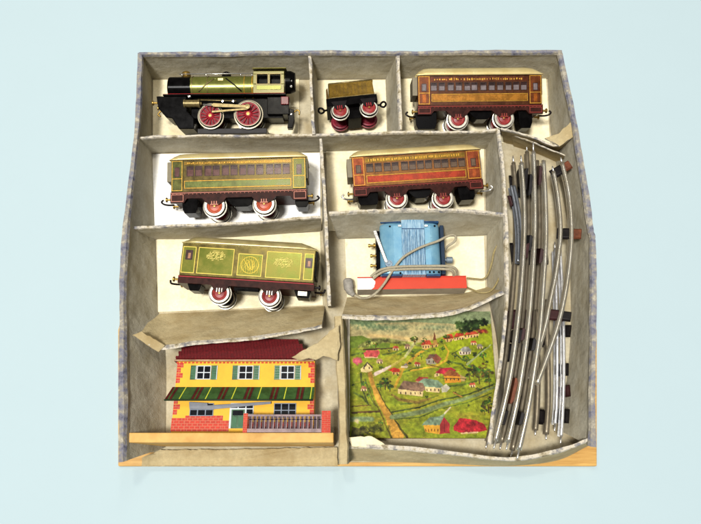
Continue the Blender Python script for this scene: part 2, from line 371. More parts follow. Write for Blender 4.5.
# ------------------------------------------------------------------ passenger coaches
def coach(A, B, h, roll, label, cfg):
    f = Fr(A, B, cfg.get('z', 43), roll); sx, sy = f.sx, f.sy; Lm = f.len; H = h*sy; W = 38
    t = f.root('passenger_coach', label, 'train coach', 'passenger coaches in the set')
    X = lambda p: p*sx
    Y = lambda p: p*sy
    m_body, m_band, m_pane, m_frame, m_vest, m_let = cfg['mats']
    b = MB(); b.rect(0, Lm, 0, H, -W, -.6); b.build('body', m_body, t, .5)
    # side sheet: letterboard, window rails, pillars, beading, lower band
    s = MB(); wx = cfg['wx']; ww = cfg['ww']; y0, y1 = cfg['wy']
    xa, xb = cfg['vx']                                   # the saloon between the two end doors
    s.rect(X(xa), X(xb), 0, Y(y0), -.6, 0, 0)
    s.rect(X(xa), X(xb), Y(y1), H, -.6, 0, 0)
    edges = [xa] + sum([[x-ww/2, x+ww/2] for x in wx], []) + [xb]
    for i in range(0, len(edges), 2): s.rect(X(edges[i]), X(edges[i+1]), Y(y0), Y(y1), -.6, 0, 0)
    s.build('side_panel', [m_body], t)
    lb = MB()
    lb.rect(X(xa+.8), X(xb-.8), Y(y1+1.2), Y(h-2.2), 0, .18, 0)
    rr = random.Random(int(A[0]))
    x = xa+4
    while x < xb-6:                                        # illegible scrollwork printed along the letterboard
        lb.rect(X(x), X(x+rr.uniform(.6, 1.6)), Y(y1+2.0+rr.uniform(0, .7)), Y(h-3.2+rr.uniform(-.6, .3)), .18, .3, 1); x += rr.uniform(1.6, 3.1)
    lb.build('letterboard', [m_let, m_gold], t)
    bn = MB(); ba, bb_ = cfg['band']
    bn.rect(X(xa+2), X(xb-2), Y(ba), Y(bb_), 0, .22, 0)
    for yy in (ba-.9, bb_+.35): bn.rect(X(xa+1.2), X(xb-1.2), Y(yy), Y(yy+.5), 0, .3, 1)
    bn.rect(X(xa+1.2), X(xa+1.7), Y(ba-.9), Y(bb_+.85), 0, .32, 1); bn.rect(X(xb-1.7), X(xb-1.2), Y(ba-.9), Y(bb_+.85), 0, .32, 1)
    bn.build('waist_panel', [m_band, m_gold], t)
    for x in wx:
        wn = MB()
        a, c_ = X(x-ww/2), X(x+ww/2); fr_ = .55
        wn.rect(a, c_, Y(y0), Y(y0)+fr_, -.5, .35, 0); wn.rect(a, c_, Y(y1)-fr_*1.5, Y(y1), -.5, .35, 0)
        wn.rect(a, a+fr_, Y(y0)+fr_, Y(y1)-fr_*1.5, -.5, .35, 0); wn.rect(c_-fr_, c_, Y(y0)+fr_, Y(y1)-fr_*1.5, -.5, .35, 0)
        o = wn.build('window', m_frame, t)
        p = MB(); yt = Y(y1)-fr_*1.5; yb_ = yt-(yt-Y(y0))*rr.uniform(.22, .36); p.rect(a+fr_, c_-fr_, Y(y0)+fr_, yb_, -.6, -.3, 0); p.rect(a+fr_, c_-fr_, yb_, yt, -.6, -.4, 1); p.build('pane', [m_pane, m_frame], o)
    for (xa2, xb2) in ((0, xa), (xb, Lm/sx)):              # end doors
        v = MB(); v.rect(X(xa2)+.2, X(xb2)-.2, .3, H-.4, -.6, .45, 0)
        for q in (xa2+.8, xb2-1.3): v.rect(X(q), X(q+.5), Y(1), Y(h-1.2), .45, .62, 1)
        for q in (1.0, y0-2.4, h-1.7): v.rect(X(xa2+1.3), X(xb2-1.3), Y(q), Y(q+.5), .45, .62, 1)
        o = v.build('end_door', [m_vest, m_gold], t)
        xm = (xa2+xb2)/2; p = MB(); p.rect(X(xm-2.6), X(xm+2.6), Y(y0-.5), Y(y1-1), .45, .7, 0); p.rect(X(xm-1.9), X(xm+1.9), Y(y0+.2), Y(y1-1.7), .7, .8, 1)
        p.build('door_window', [m_frame, m_pane], o)
        k = MB(); k.rect(X(xm-1.7), X(xm+1.7), Y(2.4), Y(y0-3.4), .45, .7); k.build('door_panel', cfg['kick'], o)
    # barrel roof with rounded, drooping ends
    rf = MB(); bh = cfg.get('roof', 11)
    st = [(-2.2, .10), (-1.0, .34), (2, .68), (7, .94), (13, 1), (Lm/sx-15, 1), (Lm/sx-8, .93), (Lm/sx-3, .66), (Lm/sx+.8, .32), (Lm/sx+1.8, .1)]
    n = 14; vs = []
    for x, k in st:
        for j in range(n+1):
            q = math.pi*j/n; vs.append((X(x), H-.3+bh*k*math.sin(q), -W/2 + (W/2+1.2)*math.cos(q)))
    fs = [[i*(n+1)+j, (i+1)*(n+1)+j, (i+1)*(n+1)+j+1, i*(n+1)+j+1][::-1] for i in range(len(st)-1) for j in range(n)]
    fs += [[i*(n+1)+n, (i+1)*(n+1)+n, (i+1)*(n+1), i*(n+1)][::-1] for i in range(len(st)-1)]
    rf.add(vs, fs, 0, True)
    rf.add([vs[j] for j in range(n+1)], [list(range(n+1))]); rf.add([vs[(len(st)-1)*(n+1)+j] for j in range(n+1)], [list(range(n+1))[::-1]])
    rf.build('roof', m_roofcream, t)
    gt = MB(); gt.ring([(X(-1.6), H-.3, .6), (X(Lm/sx+1.4), H-.3, .6)], .55, 6); gt.build('gutter', m_frame, t)
    for xx, dx in ((-X(cfg.get('bel', 5)), 0), (Lm, X(1.5))):  # end gangway plates
        g = MB(); x0, x1 = (xx, 0) if xx < 0 else (xx, xx+dx)
        g.rect(x0, x1, H*.35, H-1.0, -W*.8, -3); g.build('gangway', M('grey_bellows', (120, 112, 92), .6), t, .5)
    # underframe
    u = MB(); sb = cfg['sole']
    wc = cfg['wheels']; e1 = Lm/sx; lo, hi = -Y(sb), -Y(sb*.62)
    pts = [(-X(.5), -.2), (-X(.5), lo), (X(13), lo), (X(16), hi)]
    for q, _ in wc: pts += [(X(q-12), hi), (X(q-8.5), lo), (X(q+8.5), lo), (X(q+12), hi)]
    pts += [(X(e1-16), hi), (X(e1-13), lo), (Lm+X(.8), lo), (Lm+X(.8), -.2)]
    u.prism(pts, -3, .5, 0); u.rect(-X(.3), Lm+X(.6), -Y(sb*.6), -.3, -W, -3, 0)
    u.rect(0, Lm, -Y(1.6), -Y(.9), .5, .75, 1)
    for (q0, q1) in ((0, 13), (Lm/sx-13, Lm/sx)):
        u.rect(X(q0)+.4, X(q1)-.4, -Y(sb-1.2), -Y(2.6), .5, .7, 1); u.rect(X(q0)+1, X(q1)-1, -Y(sb-1.8), -Y(3.2), .7, .85, 0)
    for k in range(34): u.lathe((X(2+k*(e1-4)/33), -Y(2.4), .5), [(.01, .45), (.4, .3), (.5, 0)], 6, 1)
    u.build('underframe', [m_maroon, cfg.get('trim', m_gold)], t, .2)
    wc = cfg['wheels']; r = cfg['wr']
    for wxp, wyp in wc:
        bp = MB(); cx_, cy_ = X(wxp), Y(wyp)                 # axle guard over the wheel
        bp.prism([(cx_-X(10), -Y(sb-1)), (cx_-X(4.5), cy_+1), (cx_+X(4.5), cy_+1), (cx_+X(10), -Y(sb-1))], -.6, .6, 0)
        for q in (-2.4, 0, 2.4): bp.rect(cx_+q-.45, cx_+q+.45, cy_+.8, cy_+4.5, .6, .95, 1)
        bp.rect(cx_-X(4), cx_+X(4), cy_+.6, cy_+1.5, .6, 1.0, 1)
        bp.build('axle_guard', [m_maroon, cfg.get('trim', m_gold)], t)
    for wxp, wyp in wc:
        wheel(t, (X(wxp), Y(wyp)), X(r), X(r*.64), -1.2, cfg['disc'])
        wheel(t, (X(wxp), Y(wyp)), X(r), X(r*.66), -31, cfg['disc2'])
        ax = MB(); ax.ring([(X(wxp), Y(wyp), -35), (X(wxp), Y(wyp), -2)], 1.2, 8); ax.build('axle', m_steel, t)
    for (q0, q1, d) in cfg['boxes']:
        bx = MB(); bx.prism([(X(q0), -Y(sb*.58)), (X(q1), -Y(sb*.58)), (X(q1), -Y(d*.55+sb*.45)), (X(q1-2), -Y(d)), (X(q0+3), -Y(d)), (X(q0+1), -Y(d*.6+sb*.4))], -24, -3.1); bx.build('battery_box', m_black, t, .4)
    tr = MB(); a, b2 = X(wc[0][0]+11), X(wc[1][0]-11)
    tr.prism([(a, -Y(sb*.58)), (b2, -Y(sb*.58)), (b2-2, -Y(sb+2)), (b2-6, -Y(sb+4.2)), (a+9, -Y(sb+4.2)), (a+5, -Y(sb+1.6))], -24, -4); tr.build('truss', m_black, t, .3)
    yb = -Y(sb*.6)
    for d, x0 in ((-1, -X(.5)), (1, Lm+X(.8))):
        buffer(t, (x0, yb, -4), d, m_brass); buffer(t, (x0, yb, -W+5), d, m_brass)
        hook(t, [(x0, yb-3, -14), (x0+d*5, yb-3.5, -12), (x0+d*9, yb-3, -10), (x0+d*11.5, yb-.6, -10), (x0+d*9.5, yb+1.6, -10)], 1.0, cfg.get('hook', m_blackish))
    return t

mk = lambda n, c, **k: M(n, c, **{**dict(rough=.27, var=.34, scale=120, coat=.0, dens=.43, spec=.3, metal=.0), **k})
coach((418, 105.5), (542, 104.3), 30, 20, 'brown and orange tinplate coach with cream roof, at the upper right of the box', dict(
    mats=(mk('brown_litho', (104, 56, 22), metal=.42), mk('orange_litho', (206, 136, 40), metal=.42), mk('lilac_pane', (150, 134, 134), var=.25), mk('dark_brown_frame', (58, 24, 16)), mk('russet_litho', (140, 72, 28), metal=.42), mk('red_brown_litho', (122, 58, 26), metal=.42)),
    kick=mk('amber_panel', (206, 112, 34), metal=.42), wx=[16, 24, 33, 41, 49.6, 56.5, 65.6, 74, 82.4, 90.7, 98.4, 106], ww=6.4, wy=(14.2, 22.5), vx=(12.5, 111), band=(4.4, 10.3), sole=9.5,
    wheels=[(40, -13.5), (86, -13)], wr=11, disc=m_red, disc2=m_red, boxes=[(-3, 19, 23), (101, 115, 23)], trim=M('dull_red_trim', (126, 44, 34), .4), roof=12))
coach((171, 192.3), (306.3, 188.6), 32, 12, 'green tinplate coach with cream roof and orange wheels, at the left above the baggage van', dict(
    mats=(mk('olive_litho', (108, 90, 32), metal=.42), mk('leaf_green_litho', (124, 134, 48), metal=.15), mk('wine_pane', (118, 66, 58), var=.2), mk('wine_frame', (74, 30, 24)), mk('moss_litho', (104, 104, 40), metal=.42), mk('ochre_litho', (162, 124, 36), metal=.42)),
    kick=mk('moss_panel', (112, 112, 44), metal=.42), wx=[19, 27.5, 37, 45, 54.5, 63, 72, 80, 89, 99, 107, 115.5], ww=7.2, wy=(15.2, 25.5), vx=(12, 121.5), band=(4.2, 10), sole=11,
    wheels=[(43.2, -14.4), (92.8, -13.5)], wr=12, disc=m_orange, disc2=m_crim, boxes=[(10, 26, 20.5), (123, 137, 17.5)], trim=M('pink_trim', (176, 112, 92), .4), roof=11, z=42))
coach((353.5, 187), (482, 179), 30, 12, 'red tinplate coach with cream roof and grey brown windows, right of the green coach', dict(
    mats=(mk('amber_litho', (156, 98, 36), metal=.42), mk('scarlet_litho', (198, 68, 34), metal=.42), mk('umber_pane', (124, 96, 70), var=.2), mk('umber_frame', (66, 38, 22)), mk('rust_litho', (176, 82, 38), metal=.42), mk('mustard_litho', (164, 124, 30), metal=.42)),
    kick=mk('rust_panel', (214, 104, 44), metal=.42), wx=[17.5, 26, 35.2, 43, 52.5, 60.5, 68.5, 76.5, 85.5, 93, 102, 110], ww=7, wy=(13.5, 22.2), vx=(12.5, 114.5), band=(3.6, 9.6), sole=10,
    wheels=[(42.5, -13.5), (88.5, -16.0)], wr=11, disc=m_red, disc2=m_red, boxes=[(3, 24, 18), (104, 121, 19)], trim=M('dull_red_trim2', (120, 44, 34), .4), roof=11, z=42, hook=m_steel))

# ------------------------------------------------------------------ baggage van
def baggage():
    f = Fr((179, 274.8), (313.5, 283), 41, 8); t = f.root('baggage_van', 'olive green baggage van with gold lined panels and tan roof, tilted down to the right', 'train van')
    Lm, W = f.len, 37; P = lambda x, y: f.L(x, y); H = 33*f.sy; X = lambda p: p*f.sx; Y = lambda p: p*f.sy
    m_b = mk('olive_brown_litho', (128, 112, 44), metal=.42); m_g = mk('green_panel_litho', (126, 138, 36), metal=.42, rgb2=(150, 140, 44), scale=60); m_d = mk('dark_window', (74, 34, 26)); m_y = M('yellow_lining', (222, 196, 84), .4, 0, .1)
    b = MB(); b.rect(0, Lm, 0, H, -W, 0); b.build('body', m_b, t, .5)
    def panel(x0, x1, y0, y1, name, orn):
        q = MB(); q.rect(X(x0), X(x1), Y(y0), Y(y1), 0, .2, 0)
        for (a, b_, c, d) in ((x0, x1, y0, y0+.6), (x0, x1, y1-.6, y1), (x0, x0+.6, y0+.6, y1-.6), (x1-.6, x1, y0+.6, y1-.6)):
            q.rect(X(a), X(b_), Y(c), Y(d), .2, .42, 1)
        o = q.build(name, [m_g, m_y], t)
        if orn:
            rr = random.Random(int(x0)); g = MB(); cx_, cy_ = orn
            for i in range(170):                            # crest of small gold scrolls, unreadable in the photograph
                a = rr.uniform(-1, 1); c = rr.uniform(-1, 1)
                if a*a + c*c*.8 > 1: continue
                x, y = cx_ + a*9.5, cy_ + round(c*3)*1.55; s_ = rr.uniform(.35, .8)
                g.ring([(X(x-s_), Y(y-.3), .4), (X(x), Y(y+rr.uniform(.2, .9)), .4), (X(x+s_), Y(y), .4)], .22, 5)
            g.build('crest', m_goldpale, o)
        return o
    panel(17, 53, 2.5, 29, 'side_panel', (35, 21)); panel(86, 121, 2.5, 29, 'side_panel', (103, 18))
    o = panel(57.5, 82, 3, 25, 'sliding_door', None)
    g = MB(); g.lathe((X(69.8), Y(14), .4), [(X(8.3), 0), (X(8.6), .2), (X(8.9), 0)], 30)
    for k in range(9):
        for d_ in (-1, 1): x0_ = 60.5+k*2.3; g.ring([(X(x0_-d_*1.6), Y(5.5), .35), (X(x0_+d_*1.6), Y(22.5), .35)], .16, 4)
    for q in (-.9, -.3, .4): g.ring([(X(69.8+q*7), Y(14+5), .4), (X(69.8+q*2+2.5), Y(14-5), .4)], .4, 5)
    for k in range(16):
        a = k*math.pi/8; g.ring([(X(69.8)+X(3+2*(k % 2))*math.cos(a), Y(14)+X(3+2*(k % 2))*math.sin(a), .4), (X(69.8)+X(5.5)*math.cos(a+.5), Y(14)+X(5.5)*math.sin(a+.5), .4)], .25, 5)
    g.build('monogram', m_y, o)
    for (x0, x1, wy) in ((1.2, 14.5, 15.5), (124, 133.3, 14.5)):
        o = panel(x0, x1, 2.5, 29, 'guard_door', None); q = MB(); xm = (x0+x1)/2
        q.rect(X(xm-3.6), X(xm+3.6), Y(wy), Y(wy+10), .2, .5, 0); q.rect(X(xm-1), X(xm+1.6), Y(wy+1.5), Y(wy+7), .5, .6, 1)
        q.build('door_window', [m_d, mk('pink_pane', (214, 150, 110))], o)
    rf = MB(); n = 12; vs = []; bh = 10
    st = [(-1, .12), (2, .4), (9, .95), (14, 1), (Lm/f.sx-16, 1), (Lm/f.sx-7, .7), (Lm/f.sx+.5, .3), (Lm/f.sx+2, .1)]
    for x, k in st:
        for j in range(n+1):
            q = math.pi*j/n; vs.append((X(x), H-.3+bh*k*math.sin(q), -W/2+(W/2+1.4)*math.cos(q)))
    rf.add(vs, [[i*(n+1)+j, (i+1)*(n+1)+j, (i+1)*(n+1)+j+1, i*(n+1)+j+1][::-1] for i in range(len(st)-1) for j in range(n)] + [[i*(n+1)+n, (i+1)*(n+1)+n, (i+1)*(n+1), i*(n+1)][::-1] for i in range(len(st)-1)], 0, True)
    rf.add([vs[j] for j in range(n+1)], [list(range(n+1))]); rf.add([vs[(len(st)-1)*(n+1)+j] for j in range(n+1)], [list(range(n+1))[::-1]])
    rf.build('roof', m_rooftan, t)
    g = MB(); g.rect(Lm, Lm+X(2), H*.2, H-1, -W*.85, -1.5); g.build('end_plate', m_black, t, .4)
    u = MB(); sb = 8
    u.rect(-X(.5), Lm+X(1), -Y(sb), -.2, -W, .5, 0); u.rect(0, Lm, -Y(1.7), -Y(.9), .5, .75, 1); u.build('underframe', [m_maroon, m_redline], t, .2)
    for wx_, wy_ in ((42, -15.3), (92, -15.2)):
        c = (X(wx_), Y(wy_)); bp = MB()
        bp.prism([(c[0]-X(10), -Y(sb-1)), (c[0]-X(4), c[1]+1), (c[0]+X(4), c[1]+1), (c[0]+X(10), -Y(sb-1))], -.6, .6, 0)
        for q in (-2.4, 0, 2.4): bp.rect(c[0]+q-.4, c[0]+q+.4, c[1]+.6, c[1]+4.5, .6, 1, 1)
        bp.build('axle_guard', [m_maroon, m_steel], t)
        wheel(t, c, X(11.6), X(7.5), -1.2, m_red); wheel(t, c, X(11.6), X(8.2), -30, m_blackish)
        ax = MB(); ax.ring([(*c, -34), (*c, -2)], 1.2, 8); ax.build('axle', m_steel, t)
    for q0, q1, d, mt in ((9, 23, 14.5, m_black), (116, 133, 15, m_black)):
        bx = MB(); bx.prism([(X(q0), -Y(sb)), (X(q1), -Y(sb)), (X(q1-2), -Y(d)), (X(q0+3), -Y(d))], -20, -1.5); o = bx.build('battery_box', mt, t, .4)
        if q0 > 100:
            pl = MB(); pl.rect(X(q0+4), X(q1-4), -Y(d-2), -Y(sb+.8), -1.5, -1.1); pl.build('white_plate', m_tyre, o)
    tr = MB(); tr.rect(X(55), X(80), -Y(sb+3.4), -Y(sb), -24, -5); tr.build('truss', m_black, t, .3)
    for d, x0 in ((-1, -X(.5)), (1, Lm+X(1))):
        buffer(t, (x0, -Y(4), -3), d, m_brass if d < 0 else m_blackish); buffer(t, (x0, -Y(4), -W+4), d, m_brass)
        hook(t, [(x0, -Y(7), -14), (x0+d*5, -Y(7.4), -12), (x0+d*9, -Y(7), -10), (x0+d*10, -Y(4), -10)], 1, m_blackish)
baggage()

# ------------------------------------------------------------------ tender
def tender():
    f = Fr((329, 98.8), (374.5, 94.2), 40, 5); t = f.root('coal_tender', 'small mustard brown four wheeled coal tender with black frame, in the narrow compartment', 'tender')
    Lm, W = f.len, 30; X = lambda p: p*f.sx; Y = lambda p: p*f.sy
    m_m = mk('mustard_litho', (158, 122, 34), metal=.42); m_m2 = mk('dark_mustard', (120, 88, 26)); m_coal = M('coal', (46, 36, 26), .7, 0, .4, 400, 1)
    b = MB(); b.prism([(0, 0), (Lm, 0), (Lm-.5, Y(14.5)), (X(1.5), Y(14.5))], -W, 0); b.build('tank', m_m, t, .6)
    e = MB(); e.prism([(X(3), Y(2)), (Lm-X(3), Y(2)), (Lm-X(3.5), Y(12.5)), (X(4), Y(12.5))], 0, .3, 0)
    for k in range(10): e.rect(X(4.5+k*3.7), X(5.0+k*3.7), Y(2.6), Y(12), .3, .42, 1)
    e.build('side_panel', [m_m, m_m2], t)
    r_ = MB(); r_.ring([(X(1.5), Y(14.7), -.4), (Lm-.5, Y(14.7), -.4)], .9, 8); r_.ring([(X(1.5), Y(14.7), -W+.4), (Lm-.5, Y(14.7), -W+.4)], .9, 8)
    r_.ring([(X(1.5), Y(14.7), -.4), (X(1.5), Y(14.7), -W+.4)], .9, 8); r_.ring([(Lm-.5, Y(14.7), -.4), (Lm-.5, Y(14.7), -W+.4)], .9, 8); r_.build('rim', m_olivebrass, t)
    c = MB(); c.prism([(X(4), Y(14)), (Lm-3, Y(14)), (Lm-8, Y(16.5)), (X(10), Y(17))], -W+4, -4); c.build('coal_load', m_coal, t, 1)
    s = MB(); s.rect(0, Lm-.2, -.2, .5, -.2, .9); s.build('beading', m_olivebrass, t, .2)
    e = MB(); e.prism([(-X(2.5), .5), (-.2, .5), (-.2, Y(12)), (-X(2), Y(10))], -W+2, -2); e.build('end_sheet', m_m2, t, .3)
    u = MB(); u.rect(-X(3), Lm+X(2), -Y(8), -.3, -W, .8); u.rect(X(17), X(30), -Y(19), -Y(8), -W, -6); u.build('frame', m_black, t, .4)
    for wx_ in (9.5, 38.5):
        c = (X(wx_), -Y(12.6))
        bp = MB(); bp.prism([(c[0]-X(8), -Y(4)), (c[0]-X(4), c[1]+1.5), (c[0]+X(4), c[1]+1.5), (c[0]+X(8), -Y(4))], .2, 1.4, 0)
        for q in (-2.2, 0, 2.2): bp.rect(c[0]+q-.4, c[0]+q+.4, c[1]+1, c[1]+5, 1.4, 1.8, 1)
        bp.build('axle_box', [m_blackish, m_redline], t)
        wheel(t, c, X(9.4), X(6.6), .2, m_red); wheel(t, c, X(9.4), X(8.3), -24, m_crim, m_crim)
        ax = MB(); ax.ring([(*c, -28), (*c, -2)], 1.2, 8); ax.build('axle', m_steel, t)
    for d, x0 in ((-1, -X(3)), (1, Lm+X(2))):
        hook(t, [(x0, -Y(7.5), -8), (x0+d*3, -Y(8), -7), (x0+d*5, -Y(6), -7), (x0+d*8, -Y(5.4), -7), (x0+d*9.3, -Y(8), -7), (x0+d*7, -Y(10.5), -7), (x0+d*4, -Y(9.6), -7), (x0+d*3.2, -Y(8), -7)], 1.1, m_black, 'coupling_ring')
tender()

# ------------------------------------------------------------------ locomotive
def loco():
    f = Fr((163, 95.5), (285, 94.5), 40, 18); L = f.L; t = f.root('steam_locomotive', 'black and olive green toy steam locomotive with red spoked wheels, at upper left', 'locomotive')
    sx, sy = f.sx, f.sy; W = 34; zc = -17
    m_g = mk('olive_green_enamel', (152, 154, 72), metal=.42, var=.14); m_y = mk('khaki_enamel', (168, 158, 78), metal=.08, var=.1)
    def bx(name, x0, x1, y0, y1, z0, z1, mat, bev=.4, par=None):
        a, b = L(x0, y1), L(x1, y0); mb = MB(); mb.rect(a[0], b[0], a[1], b[1], z0, z1); return mb.build(name, mat, par or t, bev)
    yb = (L(0, 84)[1]); yb = L(220, 84.5)[1]; rb = 11.4*sy
    mb = MB(); mb.lathe((L(188.5, 0)[0], yb, zc+4), [(.01, 0), (rb, 0), (rb, (253-188.5)*sx), (.01, (253-188.5)*sx)], 40, 0, 'x'); bo = mb.build('boiler', m_g, t)
    mb = MB(); mb.lathe((L(165, 0)[0], yb-.6, zc+4), [(.01, 0), (rb*.7, 0), (rb*.98, 1.2), (rb*1.02, 2), (rb*1.02, 24*sx), (.01, 24*sx)], 40, 0, 'x'); sm = mb.build('smokebox', m_black, t)
    for xp, r0 in ((190.5, .3), (206, .25), (243, .25), (251, .35)):
        mb = MB(); mb.lathe((L(xp, 0)[0], yb, zc+4), [(rb, -.8*r0*2), (rb+.5, -.6*r0*2), (rb+.5, .6*r0*2), (rb, .8*r0*2)], 40, 0, 'x'); mb.build('boiler_band', m_gold if xp > 240 else m_olivebrass, bo)
    # painted straps crossing the boiler side
    for (p, q, mt) in (((213, 78.5), (198, 91), m_olivebrass), ((225, 77.5), (241, 90.5), m_blackish)):
        pts = []
        for i in range(7):
            k = i/6; x, y = L(p[0]+(q[0]-p[0])*k, p[1]+(q[1]-p[1])*k); dy = y-yb
            pts.append((x, y, zc+4+math.sqrt(max(1, rb*rb-dy*dy))+.1))
        mb = MB(); mb.ring(pts, .75, 8); mb.build('brace', mt, bo)
    x, y = L(220, 79); mb = MB(); z = zc+4+math.sqrt(rb*rb-(y-yb)**2); mb.rect(x-3, x+3, y-1.6, y+1.6, z-1.5, z+.5); mb.build('name_plate', m_roofcream, bo, .3)
    for xp, mt, rr, hh in ((182.5, m_brass, 5.2, 7.5), (223.5, m_blackish, 5.2, 6.5)):
        mb = MB(); mb.lathe((L(xp, 0)[0], yb+rb-1, zc+4), [(rr*1.25, -1), (rr, 1), (rr*.95, hh*.6), (rr*.75, hh*.85), (rr*.4, hh), (.01, hh*1.02)], 20, 0, 'y'); mb.build('dome', mt, t)
    mb = MB(); a, b = L(178, 74), L(254, 73.4); zz = zc+4+rb*.75
    mb.ring([(a[0], a[1]+1, zz), (b[0], b[1]+1, zz)], .6, 8)
    for xp in (181, 205, 240, 251):
        q = L(xp, 73.8); mb.ring([(q[0], q[1]+1, zz), (q[0], q[1]-1.6, zz-1.5)], .5, 6)
    mb.build('handrail', m_steel, t)
    # footplate with red edge
    bx('footplate', 163, 286, 93.6, 96, -W, 1, m_black, .3)
    bx('red_valance', 163.5, 285, 93.2, 94.6, 1, 1.5, m_redline, .2)
    # cab with two real window openings
    c = MB(); m = 3
    def q(x0, x1, y0, y1, z0, z1, k=0):
        a, b = L(x0, y1), L(x1, y0); c.rect(a[0], b[0], a[1], b[1], z0, z1, k)
    for zz in ((-1.2, 0), (-W+2, -W+3.2)):
        q(253, 284, 71, 74.2, *zz); q(253, 284, 84, 93.3, *zz); q(253, 256.8, 74.2, 84, *zz); q(267.6, 269.8, 74.2, 84, *zz); q(280.4, 284, 74.2, 84, *zz)
    q(253, 254.2, 71, 93.3, -W+3.2, -1.2)
    c.build('cab', m_y, t, .35)
    bx('backhead', 255, 283, 72, 93, -W+8, -9, m_black, .5)
    for x0, x1 in ((256.8, 267.6), (269.8, 280.4)):
        a, b = L(x0, 84), L(x1, 74.2); mb = MB()
        for r4 in ((a[0]-.6, b[0]+.6, a[1]-.6, a[1]), (a[0]-.6, b[0]+.6, b[1], b[1]+.6), (a[0]-.6, a[0], a[1], b[1]), (b[0], b[0]+.6, a[1], b[1])): mb.rect(*r4, 0, .35)
        mb.build('window_frame', m_olivebrass, t)
    bx('cab_panel', 256.5, 281, 85.4, 89.8, 0, .35, m_g, .2)
    mb = MB(); mb.rect(L(251.5, 0)[0], L(285.5, 0)[0], L(0, 71)[1], L(0, 70)[1], -W+1, 1); mb.build('cab_roof', m_y, t, .5)
    # curved bunker at the back
    x, y = L(288, 79); mb = MB(); mb.lathe((L(284.3, 0)[0], y, -12), [(.01, 0), (11.2*sy, 0), (11.2*sy, 5*sx), (9*sy, 9.5*sx), (.01, 10*sx)], 28, 0, 'x'); bk = mb.build('bunker', m_black, t)
    for yy in (80.5, 86): x, y = L(291, yy); mb = MB(); mb.lathe((x, y, -2), [(.01, 1.6), (1.2, 1.2), (1.4, 0)], 10); mb.build('rivet', m_steel, bk)
    # lower front: buffer beam, cylinder block, pony frame
    a = [L(*p) for p in ((156, 96), (186, 96), (187, 111), (194, 118), (194, 128.5), (179, 128.5), (172, 118), (166, 117), (158, 108))]
    mb = MB(); mb.prism(a, -W+3, -1); mb.build('front_frame', m_black, t, .8)
    for xp, yp in ((165.5, 103.5), (172.5, 103), (175, 103.6)):
        x, y = L(xp, yp); mb = MB(); mb.lathe((x, y, -3), [(.01, .8), (.8, .7), (1, 0)], 10); mb.build('bolt', m_steel, t)
    buffer(t, (*L(156, 101.5), -6), -1, m_brass); buffer(t, (*L(156, 101.5), -W+8), -1, m_brass)
    p = L(158, 110); hook(t, [(p[0]+3, p[1]+2, -8), (p[0], p[1], -8), (p[0]-2, p[1]-3, -8), (p[0]+1, p[1]-5, -8)], .9, m_brass)
    bx('frame', 190, 282, 96.2, 117, -W+6, -7, m_black, .4)
    bx('frame_stretcher', 196, 266, 126, 132, -W+4, -8, m_blackish, .5)
    cyl = MB(); a = L(184, 103.5); cyl.lathe((a[0], a[1], -1), [(.01, 0), (4.6, 0), (4.6, 1.5), (4, 1.6), (4, 15), (4.6, 15.2), (4.6, 17), (2, 17.2), (1.6, 19)], 20, 0, 'x')
    cy = cyl.build('cylinder', m_olivebrass, t)
    mb = MB(); x, y = L(189, 96); mb.lathe((x, y, -2), [(.01, 3), (1.6, 2.6), (2, 0)], 12); mb.build('oil_cup', m_steel, cy)
    rods = MB(); p0, p1 = L(203, 104.5), L(226, 106)
    rods.ring([(*p0, -1), (*p1, -1)], 1.1, 8); rods.build('piston_rod', m_steel, t)
    g = MB(); p0, p1 = L(199, 99.5), L(236, 100.5); g.ring([(*p0, -2), (*p1, -2)], .8, 8); g.build('slide_bar', m_olivebrass, t)
    for xp in (222.5, 233): x, y = L(xp, 100.8); mb = MB(); mb.lathe((x, y, -2), [(.01, 2), (1.3, 1.8), (1.5, 0)], 12); mb.build('bolt', m_steel, t)
    cr = MB(); a, b = L(214, 105.5), L(248, 107.2); n = 2.1
    cr.prism([(a[0], a[1]-n), (b[0], b[1]-n*.8), (b[0]+2.4, b[1]), (b[0], b[1]+n*.8), (a[0], a[1]+n), (a[0]-3, a[1])], 1.2, 2.4); cr.lathe((*b, 1.2), [(.01, 2.2), (2.6, 2), (2.8, 0)], 16)
    cr.build('connecting_rod', m_olivebrass, t, .3)
    sr = MB(); a, b = L(212, 112), L(248, 109); sr.prism([(a[0], a[1]-1.1), (b[0], b[1]-1.1), (b[0], b[1]+1.1), (a[0], a[1]+1.1)], .1, 1.1); sr.build('side_rod', m_olivebrass, t, .2)
    for c_, r in (((210, 115), 13.2), ((248, 113.3), 14.8)):
        wheel(t, L(*c_), r*sx, r*sx*.79, -1.5, M('crimson_spokes', (150, 34, 44), .35, 0, .2), M('pale_steel_tyre', (140, 132, 112), .35, .5), m_brass, 14); wheel(t, L(*c_), r*sx, r*sx*.8, -24, m_red)
        ax = MB(); ax.ring([(*L(*c_), -28), (*L(*c_), -3)], 1.6, 8); ax.build('axle', m_steel, t)
    bx('rear_frame', 267, 289, 96.2, 114, -W+4, -2, m_black, .6); bx('buffer_beam', 281, 288.5, 96.5, 104.5, -4, .2, mk('dark_red_beam', (140, 38, 42)), .5)
    a = [L(*p) for p in ((286, 107), (293.5, 108), (294, 120), (292, 127), (287, 127), (288, 118))]
    mb = MB(); mb.prism(a, -14, -5); cp = mb.build('drawbar', m_black, t, .6); x, y = L(291, 113); mb = MB(); mb.lathe((x, y, -5), [(.01, 1), (1, .8), (1.1, 0)], 10); mb.build('pin', m_steel, cp)
    p = L(293, 110.5); hook(t, [(p[0], p[1], -8), (p[0]+4, p[1]+2.2, -7), (p[0]+6.5, p[1]+.5, -7), (p[0]+6, p[1]-3, -7)], .9, m_brass)
loco()

